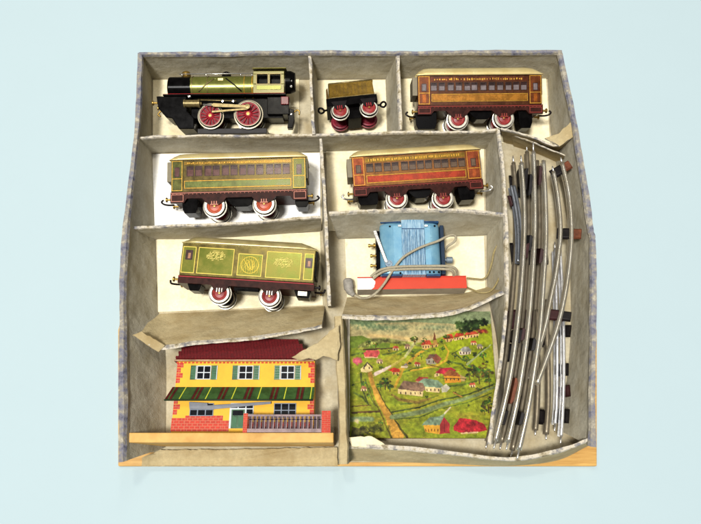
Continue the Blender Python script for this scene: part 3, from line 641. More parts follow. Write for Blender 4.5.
# ------------------------------------------------------------------ transformer, red bar, cable
def transformer():
    f = Fr((380, 274.5), (442.5, 274.5), 27, 0); t = f.root('transformer', 'light blue metal transformer with a grooved middle band, wrapped by its grey cord', 'transformer'); L = f.L
    m_b = mk('light_blue_enamel', (112, 170, 204), rgb2=(150, 200, 220), scale=45, rough=.25, dens=.62, metal=.2); m_b2 = mk('streaked_blue', (84, 140, 178), rgb2=(186, 214, 228), scale=90, dens=.72, lo=.32, hi=.7); m_db = mk('deep_blue_edge', (30, 84, 136))
    nz = [n for n in m_b2.node_tree.nodes if n.type == 'TEX_NOISE'][0]; tcn = [n for n in m_b2.node_tree.nodes if n.type == 'TEX_COORD'][0]
    mp = m_b2.node_tree.nodes.new('ShaderNodeMapping'); mp.inputs['Scale'].default_value = (8, 1.2, 1)
    m_b2.node_tree.links.new(tcn.outputs['Object'], mp.inputs[0]); m_b2.node_tree.links.new(mp.outputs[0], nz.inputs['Vector'])
    def bx(name, x0, x1, y0, y1, z0, z1, mat, bev=.6, par=None):
        a, b = L(x0, y1), L(x1, y0); mb = MB(); mb.rect(a[0], b[0], a[1], b[1], z0, z1); return mb.build(name, mat, par or t, bev)
    def case(xi, xo):
        a, b = L(xi, 274), L(xo, 221); d = 1 if b[0] > a[0] else -1; w_ = abs(b[0]-a[0]); r = w_*.62; n = 9
        pr = [(a[0], -26), (a[0], 0)] + [(b[0]-d*r+d*r*math.sin(math.pi/2*k/n), -7+7*math.cos(math.pi/2*k/n)) for k in range(n+1)] + [(b[0], -26)]
        k = len(pr); mb = MB(); rr_ = [(0, 2.2), (1.2, .7), (3, 0), (b[1]-a[1]-4, 0), (b[1]-a[1]-1.6, .8), (b[1]-a[1], 2.6)]
        xc = (a[0]+b[0])/2
        vs = [(xc+(x-xc)*(1-ins/w_*.8), a[1]+y, z-ins*.8 if z > -20 else z) for y, ins in rr_ for x, z in pr]
        mb.add(vs, [[i*k+j, (i+1)*k+j, (i+1)*k+(j+1) % k, i*k+(j+1) % k][::d] for i in range(len(rr_)-1) for j in range(k)], 0, False)
        mb.f += [list(range(k))[::-d], [(len(rr_)-1)*k+j for j in range(k)][::d]]; mb.m += [0, 0]; mb.sm += [False, False]
        return mb.build('casing', m_b, t)
    case(403, 380.5); case(426, 442.2)
    bx('end_strip', 381, 402.3, 219.2, 221.4, -25, -.6, m_db, .7); bx('end_strip', 426.7, 441.5, 219.2, 221.4, -25, -.6, m_db, .7)
    bx('end_strip', 382, 402.3, 273.4, 275.5, -25, -1.4, m_db, .5); bx('end_strip', 426.7, 441, 273.4, 275.5, -25, -1.4, m_db, .5)
    core = bx('core', 402.6, 426.4, 218.5, 275, -26, 1.4, m_b2, .8)
    k = MB(); rr = random.Random(2)
    for i in range(15):
        x = 403.6+i*1.53+rr.uniform(-.35, .35); a, b = L(x, 274-rr.uniform(0, 9)*(i % 3 == 1)), L(x+.45+rr.uniform(-.25, .35), 229.5+rr.uniform(0, 12)*(i % 4 == 2)); k.rect(a[0], b[0], a[1], b[1], 1.4, 1.7)
    k.build('lamination', mk('slate_blue_ridge', (70, 122, 162)), core)
    a, b = L(403, 229), L(426, 228.2); k = MB(); k.rect(a[0], b[0], a[1], b[1], 1.4, 1.75); k.build('core_clamp', m_db, core)
    bx('side_plate', 442.6, 446.5, 223, 273, -25, -3, M('blue_black_side', (28, 44, 62), .4), .5); bx('terminal_board', 376.5, 380.3, 229, 271, -25, -3, m_black, .5)
    for xp, yp in ((391, 225.5), (437, 225), (400.5, 273), (430, 272), (434, 272), (439, 272)):
        x, y = L(xp, yp); mb = MB(); mb.lathe((x, y, -.2), [(.01, .7), (.8, .6), (1.1, 0)], 12); mb.build('rivet', m_black, t)
    for xp, yp in ((401, 225.5), (428, 225.5)):
        x, y = L(xp, yp); mb = MB(); mb.rect(x-1.8, x+1.8, y-1, y+1, 0, 1.9); mb.build('clip', m_steel, t, .3)
    for yp, xp in ((242.5, 373), (253, 375), (263, 375)):
        x, y = L(xp, yp); x1, _ = L(378, yp); mb = MB()
        mb.lathe((x1, y, -8), [(1.2, 0), (1.2, x-x1+3), (2.6, x-x1+3), (2.6, x-x1+1), (1.2, x-x1+.8), (1.2, x-x1-2), (1.9, x-x1-2.2), (1.7, x-x1-4.2), (.01, x-x1-4.4)], 14, 0, 'x'); mb.build('terminal', m_brass, t)
    mb = MB(); x, y = L(446, 256.5); mb.lathe((x, y, -10), [(2.0, 0), (2.0, 2.5), (3.4, 3), (3.4, 8.5), (2.8, 9), (.01, 9)], 18, 0, 'x'); mb.build('knob', M('grey_blue_knob', (120, 132, 140), .35, .4), t)
    p, q = L(375, 231), L(386.5, 263); mb = MB(); dx = 1.7
    mb.prism([(p[0]-dx, p[1]), (p[0]+dx, p[1]+1), (q[0]+dx, q[1]), (q[0]-dx, q[1])], 1.0, 2.2); lv = mb.build('lever', m_steel, t, .4)
    x, y = L(389, 264); mb = MB(); mb.lathe((x, y, 0), [(.01, 2), (1.4, 2), (1.6, 1), (2.6, 1), (2.8, 1.6), (3.6, 1.6), (3.8, 0)], 20); mb.build('pivot', M('grey_blue_steel', (128, 142, 154), .3, .6), lv)
    m_cord = M('grey_fabric_cord', (160, 151, 128), .8, 0, .2, 900, .6, bscale=2500)
    def cord(pts, r, name='power_cord', mat=m_cord, par=t):
        Q = []
        for px, py, z in spline(pts, 7):
            w_ = U(px, py, z) - f.a; Q.append((w_.dot(f.M.col[0]), w_.dot(f.M.col[1]), w_.dot(f.M.col[2])))
        mb = MB(); mb.ring(Q, r, 10); return mb.build(name, mat, par)
    c1 = cord([(354, 295, 8), (361, 298, 10), (368, 297.5, 20), (376, 293, 24), (384, 284, 25), (391, 273, 29), (398, 263, 31), (405, 256, 32), (417, 249, 32), (428, 244.5, 32), (438, 241, 32), (447, 236.5, 32), (453, 235, 31), (456, 237.5, 29), (454, 242, 26), (448, 246, 22), (445, 250, 16)], 1.25)
    cord([(371, 276.5, 23), (376, 272.5, 26), (383, 269, 30), (395, 267, 31), (410, 266.3, 31), (430, 266, 31), (444, 266, 31), (452, 267, 29), (456.5, 270, 25), (457, 276, 17)], 1.3)
    cord([(373, 279, 22.5), (379, 274, 25.5), (387, 270.5, 30), (398, 269.6, 30.5), (412, 269, 31), (430, 268.8, 31), (443, 269, 30), (450, 270, 28), (453.5, 273, 24), (453.5, 278, 16)], 1.3)
    m_plug = M('grey_rubber_plug', (136, 131, 122), .6, 0, .2, 300)
    pts = [(348, 279, 9), (348.5, 285, 9), (350, 291, 9), (354, 295.5, 8.5)]; Q = []
    for px, py, z in pts: w_ = U(px, py, z)-f.a; Q.append((w_.dot(f.M.col[0]), w_.dot(f.M.col[1]), w_.dot(f.M.col[2])))
    mb = MB(); mb.ring(spline(Q, 4), [3.6, 5.0, 5.2, 5.2, 5.2, 5.2, 5.2, 4.2, 4.0, 3.9, 2.8, 2.6, 2.2], 14); mb.build('plug', m_plug, c1)
transformer()
def redbar():
    f = Fr((357.5, 289.5), (467, 288), 20, 0); t = f.root('red_bar', 'long flat red block with a worn white left end, lying below the blue transformer', 'bar'); L = f.L
    m_r = mk('orange_red_paint', (226, 72, 44), var=.06, scale=40, rough=.4, dens=.66); m_w = M('worn_white', (236, 228, 222), .6); m_gs = M('grey_side', (150, 142, 128), .7, 0, .15, 80, .2)
    a, b = L(357.5, 291), L(467.3, 276); y1 = b[1]; n = 24
    mb = MB(); mb.rect(0, f.len, 0, y1, -18.5, -.6); mb.build('block', m_gs, t, .8)  # block plain grey below the red and white faces
    wx = lambda i: L(370+3*math.sin(i*1.3)-abs(i-3)*.9, 0)[0]
    bd_ = [(L(371.5-((k-3)/3.0)**2*4+math.sin(k*2.1)*.5, 0)[0], y1*k/6) for k in range(7)]
    mb = MB(); mb.prism(bd_ + [(f.len, y1), (f.len, 0)], -.6, 0); mb.build('red_face', m_r, t)
    mb = MB(); mb.prism(bd_ + [(0, y1), (0, 0)], -.6, -.05); mb.build('white_end', m_w, t)
    mb = MB(); mb.rect(0, f.len, y1-.9, y1+.3, -.3, .35); mb.build('edge_strip', M('dark_red_edge', (176, 48, 36), .4), t)
    m_wire = M('olive_wire', (138, 124, 84), .6, 0, .2, 500)
    for pts in ([(467, 278, 14), (475, 278.8, 12), (483, 279, 12), (488, 274, 14), (492, 262, 16), (494, 252, 20), (500, 240.5, 26)], [(467, 287.5, 14), (473, 290, 22), (480, 292.5, 27), (488, 292, 29), (493.5, 288, 28), (498.5, 279, 26), (502, 266, 24)]):
        Q = []
        for px, py, z in spline(pts, 7): w_ = U(px, py, z)-f.a; Q.append((w_.dot(f.M.col[0]), w_.dot(f.M.col[1]), w_.dot(f.M.col[2])))
        mb = MB(); mb.ring(Q, .95, 8); o = mb.build('wire', m_wire, t)
        mb = MB(); mb.ring(Q[-7:], [.6]*7, 8); 
        d = (Vector(Q[-1])-Vector(Q[-2])).normalized(); mb = MB(); mb.ring([Vector(Q[-1]), Vector(Q[-1])+d*4], [.6, .35], 8); mb.build('bare_end', m_brass, o)
redbar()

# ------------------------------------------------------------------ toy station
def station():
    f = Fr((171, 431.5), (313.5, 431.5), 24, 0); L = f.L
    t = f.root('toy_station', 'yellow tinplate station with red roof, striped awning and wooden platform, lying on its back', 'toy building')
    m_y = mk('yellow_litho', (238, 182, 54), var=.08, scale=60, dens=.8, rough=.5, spec=.15); m_brick = mk('red_brick_litho', (206, 66, 46), var=.2, scale=300, rough=.5, dens=.72, spec=.15); m_mort = M('pink_mortar', (180, 98, 72), .5)
    m_roof = mk('dark_red_roof', (126, 18, 24), var=.35, scale=500, rough=.5, spec=.1); m_eave = mk('cream_eave', (222, 176, 140)); m_sh = mk('green_shutter', (88, 136, 96)); m_shd = M('dark_green_slat', (56, 96, 66), .5)
    m_pane = M('black_pane', (12, 14, 20), .3, 0, .3, spec=.06); m_fr = M('white_frame', (188, 194, 196), .45); m_gf = M('grey_blue_frame', (116, 124, 136), .45)
    def R_(mb, x0, x1, y0, y1, z0, z1, k=0):
        a, b = L(x0, y1), L(x1, y0); mb.rect(a[0], b[0], a[1], b[1], z0, z1, k)
    mb = MB(); R_(mb, 171, 313.5, 357, 433, -22, 0); mb.build('wall', m_y, t, .3)
    # brickwork: quoins and the plinth in one printed layer
    bk = MB(); rr = random.Random(5)
    def bricks(x0, x1, y0, y1, off=0):
        R_(bk, x0, x1, y0, y1, 0, .12, 1); y = y1; r = off
        while y - .8 > y0:
            yt = max(y-2.5, y0); x = x0 - (2.6 if r % 2 else 0)
            while x < x1:
                xa, xb = max(x, x0), min(x+4.8, x1)
                if xb-xa > .5: R_(bk, xa+.2, xb-.2, yt+.2, y-.2, .12, .22, 0)
                x += 5.2
            y -= 2.7; r += 1
    for i in range(10):
        y = 361+i*5.4
        if y > 414: break
        wl = 6.6 if i % 2 == 0 else 4.2
        if 385 < y+3 < 401: continue
        bricks(171, 171+wl, y, min(y+5, 416), i); bricks(313.5-wl, 313.5, y, min(y+5, 416), i)
    bricks(170.5, 184, 418, 431.4); bricks(184, 222, 415.5, 431.4, 1); bricks(222, 228.5, 420.5, 431.4); bricks(245.5, 250, 416, 431.4); bricks(250, 313, 422, 431.4)
    bk.build('brickwork', [m_brick, m_mort], t)
    # roof: hipped sheet leaning back
    a = [L(*p) for p in ((167.5, 359.5), (312.5, 359.5), (305, 351), (291, 334), (190, 334), (176, 345))]
    rf = MB(); zz = [1.5, 1.5, -1.5, -8, -8, -3]
    vs = [(x, y, z) for (x, y), z in zip(a, zz)] + [(x, y, -20) for (x, y) in a]
    rf.add(vs, [[0, 1, 2, 3, 4, 5], list(range(6, 12))[::-1]] + [[i, (i+1) % 6, 6+(i+1) % 6, 6+i][::-1] for i in range(6)], 0)
    ro = rf.build('roof', m_roof, t, .3)
    tl = MB(); y = 357
    for k in range(8):
        y = 356.5-k*2.9; s_ = k*2.9/24; z = 1.5-9.5*s_
        x0, x1 = 169+k*.9, 311-(k*2.4 if k > 1 else 0)
        n = int((x1-x0)/3.2)
        for j in range(n):
            xx = x0+3.2*j+(1.6 if k % 2 else 0); p, q = L(xx, y), L(xx+3.05, y-2.6); tl.rect(p[0], q[0], p[1], q[1], z-.8, z+.05)
    tl.build('roof_tile', m_roof, ro)
    ev = MB(); R_(ev, 168, 313, 357.8, 359.6, 1.5, 2.2, 0)
    for k in range(36): R_(ev, 170+k*4, 172.6+k*4, 359.9, 361.6, 0, .4, 1)
    ev.build('eave', [m_eave, m_brick], t, .2)
    # windows
    def window(x0, x1, y0, y1, sh, fr):
        wn = MB(); R_(wn, x0, x1, y0, y1, 0, .25, 1); w_ = .75
        R_(wn, x0, x1, y0, y0+w_, .25, .6, 0); R_(wn, x0, x1, y1-w_, y1, .25, .6, 0); R_(wn, x0, x0+w_, y0+w_, y1-w_, .25, .6, 0); R_(wn, x1-w_, x1, y0+w_, y1-w_, .25, .6, 0)
        nx = 2 if x1-x0 < 17 else 3
        for k in range(1, nx): xm = x0+(x1-x0)*k/nx; R_(wn, xm-.5, xm+.5, y0+w_, y1-w_, .25, .55, 0)
        ym = y0+(y1-y0)*.5; R_(wn, x0+w_, x1-w_, ym-.45, ym+.45, .25, .5, 0)
        o = wn.build('window', [fr, m_pane], t)
        if sh:
            for (a_, b_) in ((x0-6.6, x0-.4), (x1+.4, x1+6.6)):
                s = MB(); R_(s, a_, b_, y0-.2, y1+.3, 0, .6, 0)
                for k in range(5): R_(s, a_+1, b_-1, y0+1.2+k*2.6, y0+2.5+k*2.6, .6, .72, 1)
                R_(s, b_-.7, b_, y0, y1, .72, .8, 2)
                s.build('shutter', [m_sh, m_shd, m_fr], o)
    window(192, 206.5, 364, 378.5, True, m_fr); window(235.3, 250, 364, 378.5, True, m_fr); window(278.5, 292.8, 364, 378.5, True, m_fr)
    window(188, 212, 403, 416, False, m_gf); window(273, 295.5, 403, 417.5, False, m_gf); window(229, 252.5, 403, 414.5, False, m_fr)
    d = MB(); R_(d, 228.5, 245.5, 408, 428.4, 0, .7, 1); R_(d, 230.5, 243.8, 409.5, 428.4, .7, 1.1, 0); o = d.build('door', [m_sh, m_fr], t)
    p = MB(); R_(p, 232, 236, 417, 427, 1.1, 1.25); R_(p, 238, 242.4, 417, 427, 1.1, 1.25); p.build('door_panel', m_shd, o)
    p = MB(); R_(p, 231.8, 242.4, 410.5, 415.5, 1.1, 1.3); p.build('door_pane', m_pane, o)
    # grey strip of tin bent behind the awning
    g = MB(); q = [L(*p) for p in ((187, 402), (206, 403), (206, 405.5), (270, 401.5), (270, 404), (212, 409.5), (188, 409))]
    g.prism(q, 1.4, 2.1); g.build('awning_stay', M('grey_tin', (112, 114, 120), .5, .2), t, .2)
    # awning: striped sheet sloping out from the wall
    aw = MB(); m_ag = mk('awning_green', (84, 124, 66), rough=.5, spec=.12); m_ad = mk('awning_dark_red', (116, 48, 44), rough=.5, spec=.12); m_ay = M('awning_yellow', (196, 200, 60), .45); m_ab = M('awning_black', (40, 52, 34), .5)
    xs = [(0, 0)]; pat = [(6.4, 0), (.7, 3), (2.6, 1), (1.5, 0), (2.4, 1), (.8, 3), (6.6, 0), (1.0, 2), (4.4, 0)]
    tot = sum(p[0] for p in pat); W_ = 149.5; x = 0; i = 2
    z0, z1 = .8, 13
    def A(u, k): # u px along, k 0 top .. 1 bottom edge
        xt = 168.5 + u*(314-168.5)/W_; xb = 165 + u*(313.2-165)/W_
        p0, p1 = L(xt, 386.5), L(xb, 402); return (p0[0]+(p1[0]-p0[0])*k, p0[1]+(p1[1]-p0[1])*k, z0+(z1-z0)*k)
    u = 0
    while u < W_-.01:
        wd, mt = pat[i % len(pat)]; i += 1; u2 = min(W_, u+wd)
        vs = [A(u, 0), A(u2, 0), A(u2, 1), A(u, 1)]; vb = [(x_, y_+.25, z_-.9) for x_, y_, z_ in vs]
        aw.add(vs+vb, [[3, 2, 1, 0], [4, 5, 6, 7], [0, 1, 5, 4], [2, 3, 7, 6], [1, 2, 6, 5], [3, 0, 4, 7]], mt); u = u2
    vs = [A(0, 1), A(W_, 1)]
    awo = aw.build('awning', [m_ag, m_ad, m_ay, m_ab], t)
    l = MB(); l.ring([A(0, 1), A(W_, 1)], .8, 8); l.build('awning_edge', m_ab, awo)
    # platform board, railing and brick posts at its front edge
    pf = MB(); a, b = L(131.5, 444), L(334, 434.5); pf.rect(a[0], b[0], a[1], b[1], -21, 16); pf.build('platform', M('pale_yellow_wood', (222, 178, 100), .5, 0, .1, 40, .1, rgb2=(196, 148, 76), dens=.85), t, .7)
    m_rp = mk('pink_grey_rail', (190, 160, 160), rough=.35); m_bal = mk('plum_baluster', (84, 50, 66))
    rl = MB(); z = 13.5
    R_(rl, 249.5, 322, 416.6, 418.4, z, z+1, 0); R_(rl, 249.5, 322, 430.5, 434, z, z+1.2, 0); R_(rl, 249.5, 322, 421, 421.9, z+.2, z+.9, 1)
    for k in range(17): R_(rl, 251+k*4.25, 253+k*4.25, 418.4, 430.5, z+.1, z+.9, k % 2 and 1 or 1); 
    for k in range(17): R_(rl, 253.1+k*4.25, 254.0+k*4.25, 418.4, 430.5, z+.2, z+.7, 0)
    rl.build('railing', [m_rp, m_bal], t)
    for x0, x1, y0 in ((245.2, 249.4, 415.5), (322.2, 331, 413)):
        ps = MB(); R_(ps, x0, x1, y0, 434.4, z-3, z+1.3, 1)
        y = y0+.3; k = 0
        while y < 433:
            xm = x0+(x1-x0)*(.35 if k % 2 else .65); R_(ps, x0+.2, xm-.2, y, y+1.7, z+1.3, z+1.5, 0); R_(ps, xm+.2, x1-.2, y, y+1.7, z+1.3, z+1.5, 0); y += 2.1; k += 1
        ps.build('gate_post', [m_brick, m_mort], t)
station()

# ------------------------------------------------------------------ printed village picture
def picture():
    x0, x1, y0, y1 = 350.0, 500.0, 304.0, 438.0; k = 3.2
    Wn, Hn = int((x1-x0)*k), int((y1-y0)*k)
    gx, gy = np.meshgrid(x0+(np.arange(Wn)+.5)/k, y0+(np.arange(Hn)+.5)/k)
    rs = np.random.RandomState(3)
    def noise(s, sx_=1, sy_=1):
        out = np.zeros_like(gx); amp = 1
        for o in range(4):
            g = rs.rand(60, 60); u = (gx-x0)/s/sx_*(2**o) % 58; v = (gy-y0)/s/sy_*(2**o) % 58
            i, j = u.astype(int), v.astype(int); fu, fv = u-i, v-j
            out += amp*((g[j, i]*(1-fu)+g[j, i+1]*fu)*(1-fv)+(g[j+1, i]*(1-fu)+g[j+1, i+1]*fu)*fv); amp *= .55
        return (out-out.mean())/out.std()
    N1, N2, N3 = noise(14, 1.6), noise(5, 1.5), noise(2.2)
    wx_, wy_ = gx+N2*.22, gy+N3*.16                       # brush wobble
    img = np.zeros((Hn, Wn, 3)); C = lambda c: np.array(c)/255.0
    def put(mask, col, var=.07):
        m = np.clip(mask, 0, 1)[..., None]; c = C(col)*(1+var*(N2*.6+N3*.5))[..., None]; img[:] = img*(1-m)+c*m
    def poly(pts, col, var=.07):
        ins = np.zeros(gx.shape, bool); n = len(pts)
        for i in range(n):
            xa, ya = pts[i]; xb, yb = pts[(i+1) % n]
            if ya == yb: continue
            c = ((ya > wy_) != (yb > wy_)) & (wx_ < (xb-xa)*(wy_-ya)/(yb-ya)+xa); ins ^= c
        put(ins.astype(float), col, var)
    def line(pts, wd, col, var=.07, soft=.5):
        d = np.full(gx.shape, 1e9); ws = wd if isinstance(wd, (list, tuple)) else [wd]*len(pts)
        for i in range(len(pts)-1):
            ax, ay = pts[i]; bx_, by = pts[i+1]; dx, dy = bx_-ax, by-ay; tt = np.clip(((wx_-ax)*dx+(wy_-ay)*dy)/(dx*dx+dy*dy+1e-9), 0, 1)
            d = np.minimum(d, np.hypot(wx_-ax-tt*dx, wy_-ay-tt*dy)-(ws[i]+(ws[i+1]-ws[i])*tt)/2)
        put(np.clip(.5-d/soft, 0, 1), col, var)
    def blob(x, y, rx, ry, col, var=.2, hard=3):
        d = np.hypot((wx_-x)/rx, (wy_-y)/ry)+N3*.14; put(np.clip((1-d)*hard, 0, 1), col, var)
    pr = random.Random(11)
    def tree(x, y, r, dark=(58, 80, 34), light=(102, 122, 50)):
        line([(x, y), (x+.4, y+r*1.4)], r*.2, (78, 64, 38))
        for i in range(16):
            a, q = pr.uniform(0, 6.28), r*math.sqrt(pr.uniform(0, .8)); c = [d_+(l_-d_)*pr.choice((0, .1, .3, .6, 1)) for d_, l_ in zip(dark, light)]
            blob(x+q*math.cos(a), y+q*.75*math.sin(a), r*pr.uniform(.22, .45), r*pr.uniform(.18, .34), c, .2, 2.5)
    # sky, far hills, fields
    put(np.ones(gx.shape), (150, 176, 132)); poly([(348, 318), (420, 316), (500, 320), (500, 345), (348, 345)], (200, 198, 144))
    blob(385, 322, 34, 5, (136, 166, 124), .1, 1.2); blob(365, 318, 22, 5, (126, 160, 116), .1, 1.2); blob(440, 322, 26, 4, (160, 182, 138), .1, 1.2)
    line([(370, 331), (400, 333), (420, 336), (440, 332)], 4, (222, 204, 140), .05, 3)
    put(np.clip((gy-(338+np.sin(gx*.09)*1.5-(gx-420).clip(0)*.28))/2, 0, 1), (150, 168, 46), .1)
    poly([(348, 332), (362, 331), (376, 337), (392, 340), (392, 346), (348, 348)], (112, 142, 52))
    put(np.clip((N1-.2)*.6, 0, .8)*(gy > 345), (118, 142, 40)); put(np.clip((N1*-1-.4)*.6, 0, .7)*(gy > 345), (176, 172, 58))
    poly([(440, 345), (470, 331), (498, 322), (500, 362), (470, 372), (440, 366)], (150, 172, 34))
    for a in (((361, 344), (372, 338), (386, 336), (410, 340), (425, 342)),): line(a, [6, 7, 5, 3, 2], (140, 152, 84), .25, 2); line([(365, 346), (385, 345.5), (400, 344.5)], 1.2, (70, 62, 40), .2)
    for i in range(260):                                 # brushed grass, following the slope of the hill
        x, y = pr.uniform(350, 499), pr.uniform(342, 437); sl = -.32+.5*(y-342)/95+pr.uniform(-.1, .1); l_ = pr.uniform(2, 8)
        line([(x, y), (x+l_, y+l_*sl)], [pr.uniform(.4, 1.1), .2], pr.choice(((112, 134, 40), (126, 146, 44), (172, 176, 62), (186, 184, 72), (96, 118, 42), (150, 160, 48))), .1, 1.0)
    for pts in (((400, 352), (412, 346), (424, 347)), ((352, 352), (362, 350), (372, 352)), ((404, 371), (420, 366), (434, 366)), ((452, 385), (470, 383), (492, 376)), ((354, 392), (362, 396), (368, 404)), ((402, 404), (424, 401), (440, 395)), ((455, 360), (466, 362), (474, 372)), ((384, 352), (396, 350), (404, 347))): line(pts, [1.6, 2.2, .6], (88, 112, 44), .2, 1.2)
    # lanes
    line([(374, 374), (386, 368), (398, 361), (408, 354), (417, 342)], [3.5, 3.2, 2.6, 2, 2], (196, 192, 92), .08); line([(376, 372.5), (385, 368), (392, 364)], [3.8, 3.4, 1.6], (236, 226, 214), .03)
    line([(408, 354), (414, 344), (420, 337)], [2.5, 3, 2.5], (178, 188, 128), .1)
    line([(396, 372), (410, 361), (420, 352), (431, 345)], [2.4, 3, 3, 2], (206, 172, 62), .08); line([(396, 386), (402, 374), (408, 362)], 2.6, (196, 164, 56), .08)
    line([(413, 369), (440, 364), (450, 358), (453, 348), (449, 341)], [1.6, 2, 2.2, 1.8, 1.4], (214, 186, 60), .08)
    line([(370, 372), (374, 386), (381, 402), (390, 418), (398, 434)], [4.6, 4.8, 6, 8.5, 13], (206, 164, 70), .1)
    line([(377, 386), (386, 404), (398, 424), (407, 437)], [.8, 1, 1.8, 2.4], (84, 84, 32), .2); line([(365, 378), (372, 394), (382, 415), (391, 437)], [.6, .8, 1.4, 2], (104, 98, 36), .2)
    line([(361, 372), (362, 385), (366, 398), (369, 405)], [2, 1.6, 1.4, 1.2], (84, 100, 48), .2); line([(366, 378), (370, 395), (376, 405)], 1.2, (96, 116, 50), .2)
    # stream and hedges
    line([(350, 419), (372, 419)], 5, (130, 158, 112), .1, 1.6); line([(392, 417), (410, 414), (425, 411), (445, 404), (465, 399), (480, 394), (498, 386)], [4.6, 4.6, 5, 4.4, 3.6, 3.2, 2.4], (130, 154, 104), .12, 1.4)
    line([(392, 412), (420, 407), (440, 400), (470, 394), (498, 383)], 1.6, (74, 92, 40), .25); line([(352, 412.5), (380, 411)], 2, (94, 78, 40), .25); line([(352, 406), (371, 405)], 1, (100, 80, 44), .2)
    line([(395, 419), (420, 417), (440, 409), (470, 402), (495, 392)], 1, (88, 112, 44), .2); line([(447, 413), (440, 418), (432, 424)], [1, 3.4, 5], (156, 184, 144), .1, 1)
    line([(452, 407), (446, 413)], 1.6, (226, 224, 190), .05)
    blob(372, 428, 20, 6, (112, 124, 40), .25, 1.5); blob(362, 431, 10, 4, (70, 72, 34), .3, 2); blob(357, 421, 4, 3, (200, 196, 150), .1, 2)
    poly([(352, 426), (364, 430), (364, 438), (350, 438)], (92, 94, 42), .25)
    # houses: (roof polygon, roof colour, wall polygon, wall colour)
    def house(roof, rc, wall_, wc, wins=0, wcol=(60, 48, 40)):
        poly(wall_, wc, .04); poly(roof, rc, .12)
        if wins:
            xs = [p[0] for p in wall_]; ys = [p[1] for p in wall_]; a, b = min(xs), max(xs); ya = (min(ys)+max(ys))/2+.4
            for i in range(wins): x = a+(b-a)*(i+.6)/(wins+.2); line([(x, ya-.8), (x, ya+.8)], 1.0, wcol, .1, .3)
    blob(357, 358.5, 6, 4.6, (196, 96, 116), .1, 3)
    house([(364, 364), (368, 359.5), (374, 365.5), (373, 366.5), (368, 361.5), (365, 366)], (92, 84, 66), [(361, 367), (367.5, 360.5), (373, 366), (373, 369), (366, 371), (361, 370)], (236, 226, 160), 2)
    house([(364, 350), (368, 347), (380, 347), (381, 351), (378, 354.5), (366, 354)], (208, 92, 92), [(365, 353), (379, 353), (379, 355.5), (366, 355.5)], (224, 190, 150), 0); line([(364, 346.5), (381, 345.5)], 1.3, (80, 54, 40), .2)
    house([(389, 368), (396, 365.5), (401, 367), (402, 370), (394, 370.5)], (204, 66, 44), [(393, 370), (401, 370), (401, 373), (394, 373)], (216, 176, 110), 2)
    house([(404, 364), (408, 361), (410, 363)], (150, 150, 150), [(403, 364), (410, 364), (409, 366), (403, 366)], (232, 224, 190), 0)
    house([(424, 341), (428, 336.5), (434, 336), (436, 341)], (206, 84, 58), [(425, 341), (434, 340.5), (434, 345), (426, 345.5)], (224, 196, 130), 3)
    house([(434, 341), (441, 338.5), (444, 340)], (196, 98, 60), [(434, 342), (443, 340.5), (442, 343), (435, 344)], (220, 186, 110), 2)
    poly([(437.5, 336), (439, 326), (441, 336)], (120, 78, 52)); poly([(437.5, 336), (441, 336), (442.5, 341), (437.5, 341)], (190, 150, 80))
    house([(448, 335), (452, 330), (458, 329), (459, 334)], (204, 78, 52), [(450, 335), (459, 334), (458, 337), (451, 338)], (232, 196, 130), 2)
    house([(459, 333), (463, 328), (470, 328), (470, 331)], (176, 66, 46), [(459, 334), (470, 331), (470, 334), (460, 337)], (236, 210, 150), 4)
    house([(470, 331), (474, 326.5), (482, 326), (486, 329)], (198, 84, 56), [(470, 332), (486, 328), (486, 331), (471, 335)], (236, 206, 140), 5)
    house([(429, 357), (433, 351.5), (440, 351), (446, 356), (441, 361), (436, 356)], (126, 98, 84), [(429, 357), (436, 356), (440, 362), (430, 362)], (176, 178, 158), 2); poly([(436, 356), (440, 350.5), (446, 357), (441, 362)], (150, 92, 70))
    house([(465, 347), (469, 343.5), (474, 343), (477, 348), (470, 349)], (164, 172, 168), [(464, 348.5), (476, 347), (476, 351), (465, 352)], (236, 230, 206), 4)
    house([(438, 371), (444, 366), (455, 365.5), (460, 369), (448, 373)], (176, 50, 66), [(437, 373), (441, 369), (443, 374), (437, 376)], (232, 214, 150), 1)
    house([(446, 374), (453, 367.5), (461, 371), (465, 375)], (150, 92, 52), [(447, 374), (464, 373), (464, 381), (448, 382)], (222, 160, 52), 4); poly([(464, 373), (470, 376), (468, 380), (464, 380)], (190, 170, 110))
    house([(416, 380), (421, 375), (430, 376), (431, 380)], (178, 76, 66), [(418, 380), (430, 380), (430, 383), (419, 383)], (190, 150, 120), 0)
    house([(420, 381), (426, 377), (441, 379), (446, 384), (443, 387), (428, 386)], (134, 168, 140), [(427, 385.5), (443, 386.5), (441, 392), (428, 391)], (236, 222, 160), 4); poly([(443, 386), (449, 383), (453, 387), (449, 391), (444, 392)], (200, 206, 186))
    house([(399, 388), (405, 379.5), (425, 382), (428, 389), (424, 391)], (134, 112, 92), [(399, 388), (425, 390.5), (424, 396), (399, 393)], (238, 224, 160), 5); line([(393, 394), (400, 399), (418, 402), (432, 398)], [2, 3, 3, 2], (140, 124, 58), .2)
    house([(422, 425), (430, 417), (441, 416), (445, 417), (440, 425)], (122, 152, 126), [(424, 425), (440, 425), (440, 434), (425, 432)], (220, 172, 60), 5, (120, 80, 30)); poly([(440, 425), (445, 416.5), (450.5, 424), (450, 433), (440, 434)], (164, 56, 58)); line([(445, 421), (445, 432)], .8, (120, 40, 44)); 
    poly([(454, 426), (461, 417.5), (477, 420), (485, 424), (488, 430), (478, 432), (462, 433), (454, 430)], (176, 44, 54), .2); line([(462, 433), (478, 432)], 1.6, (226, 200, 150), .1)
    line([(446, 377), (470, 377.5)], .7, (80, 70, 40))
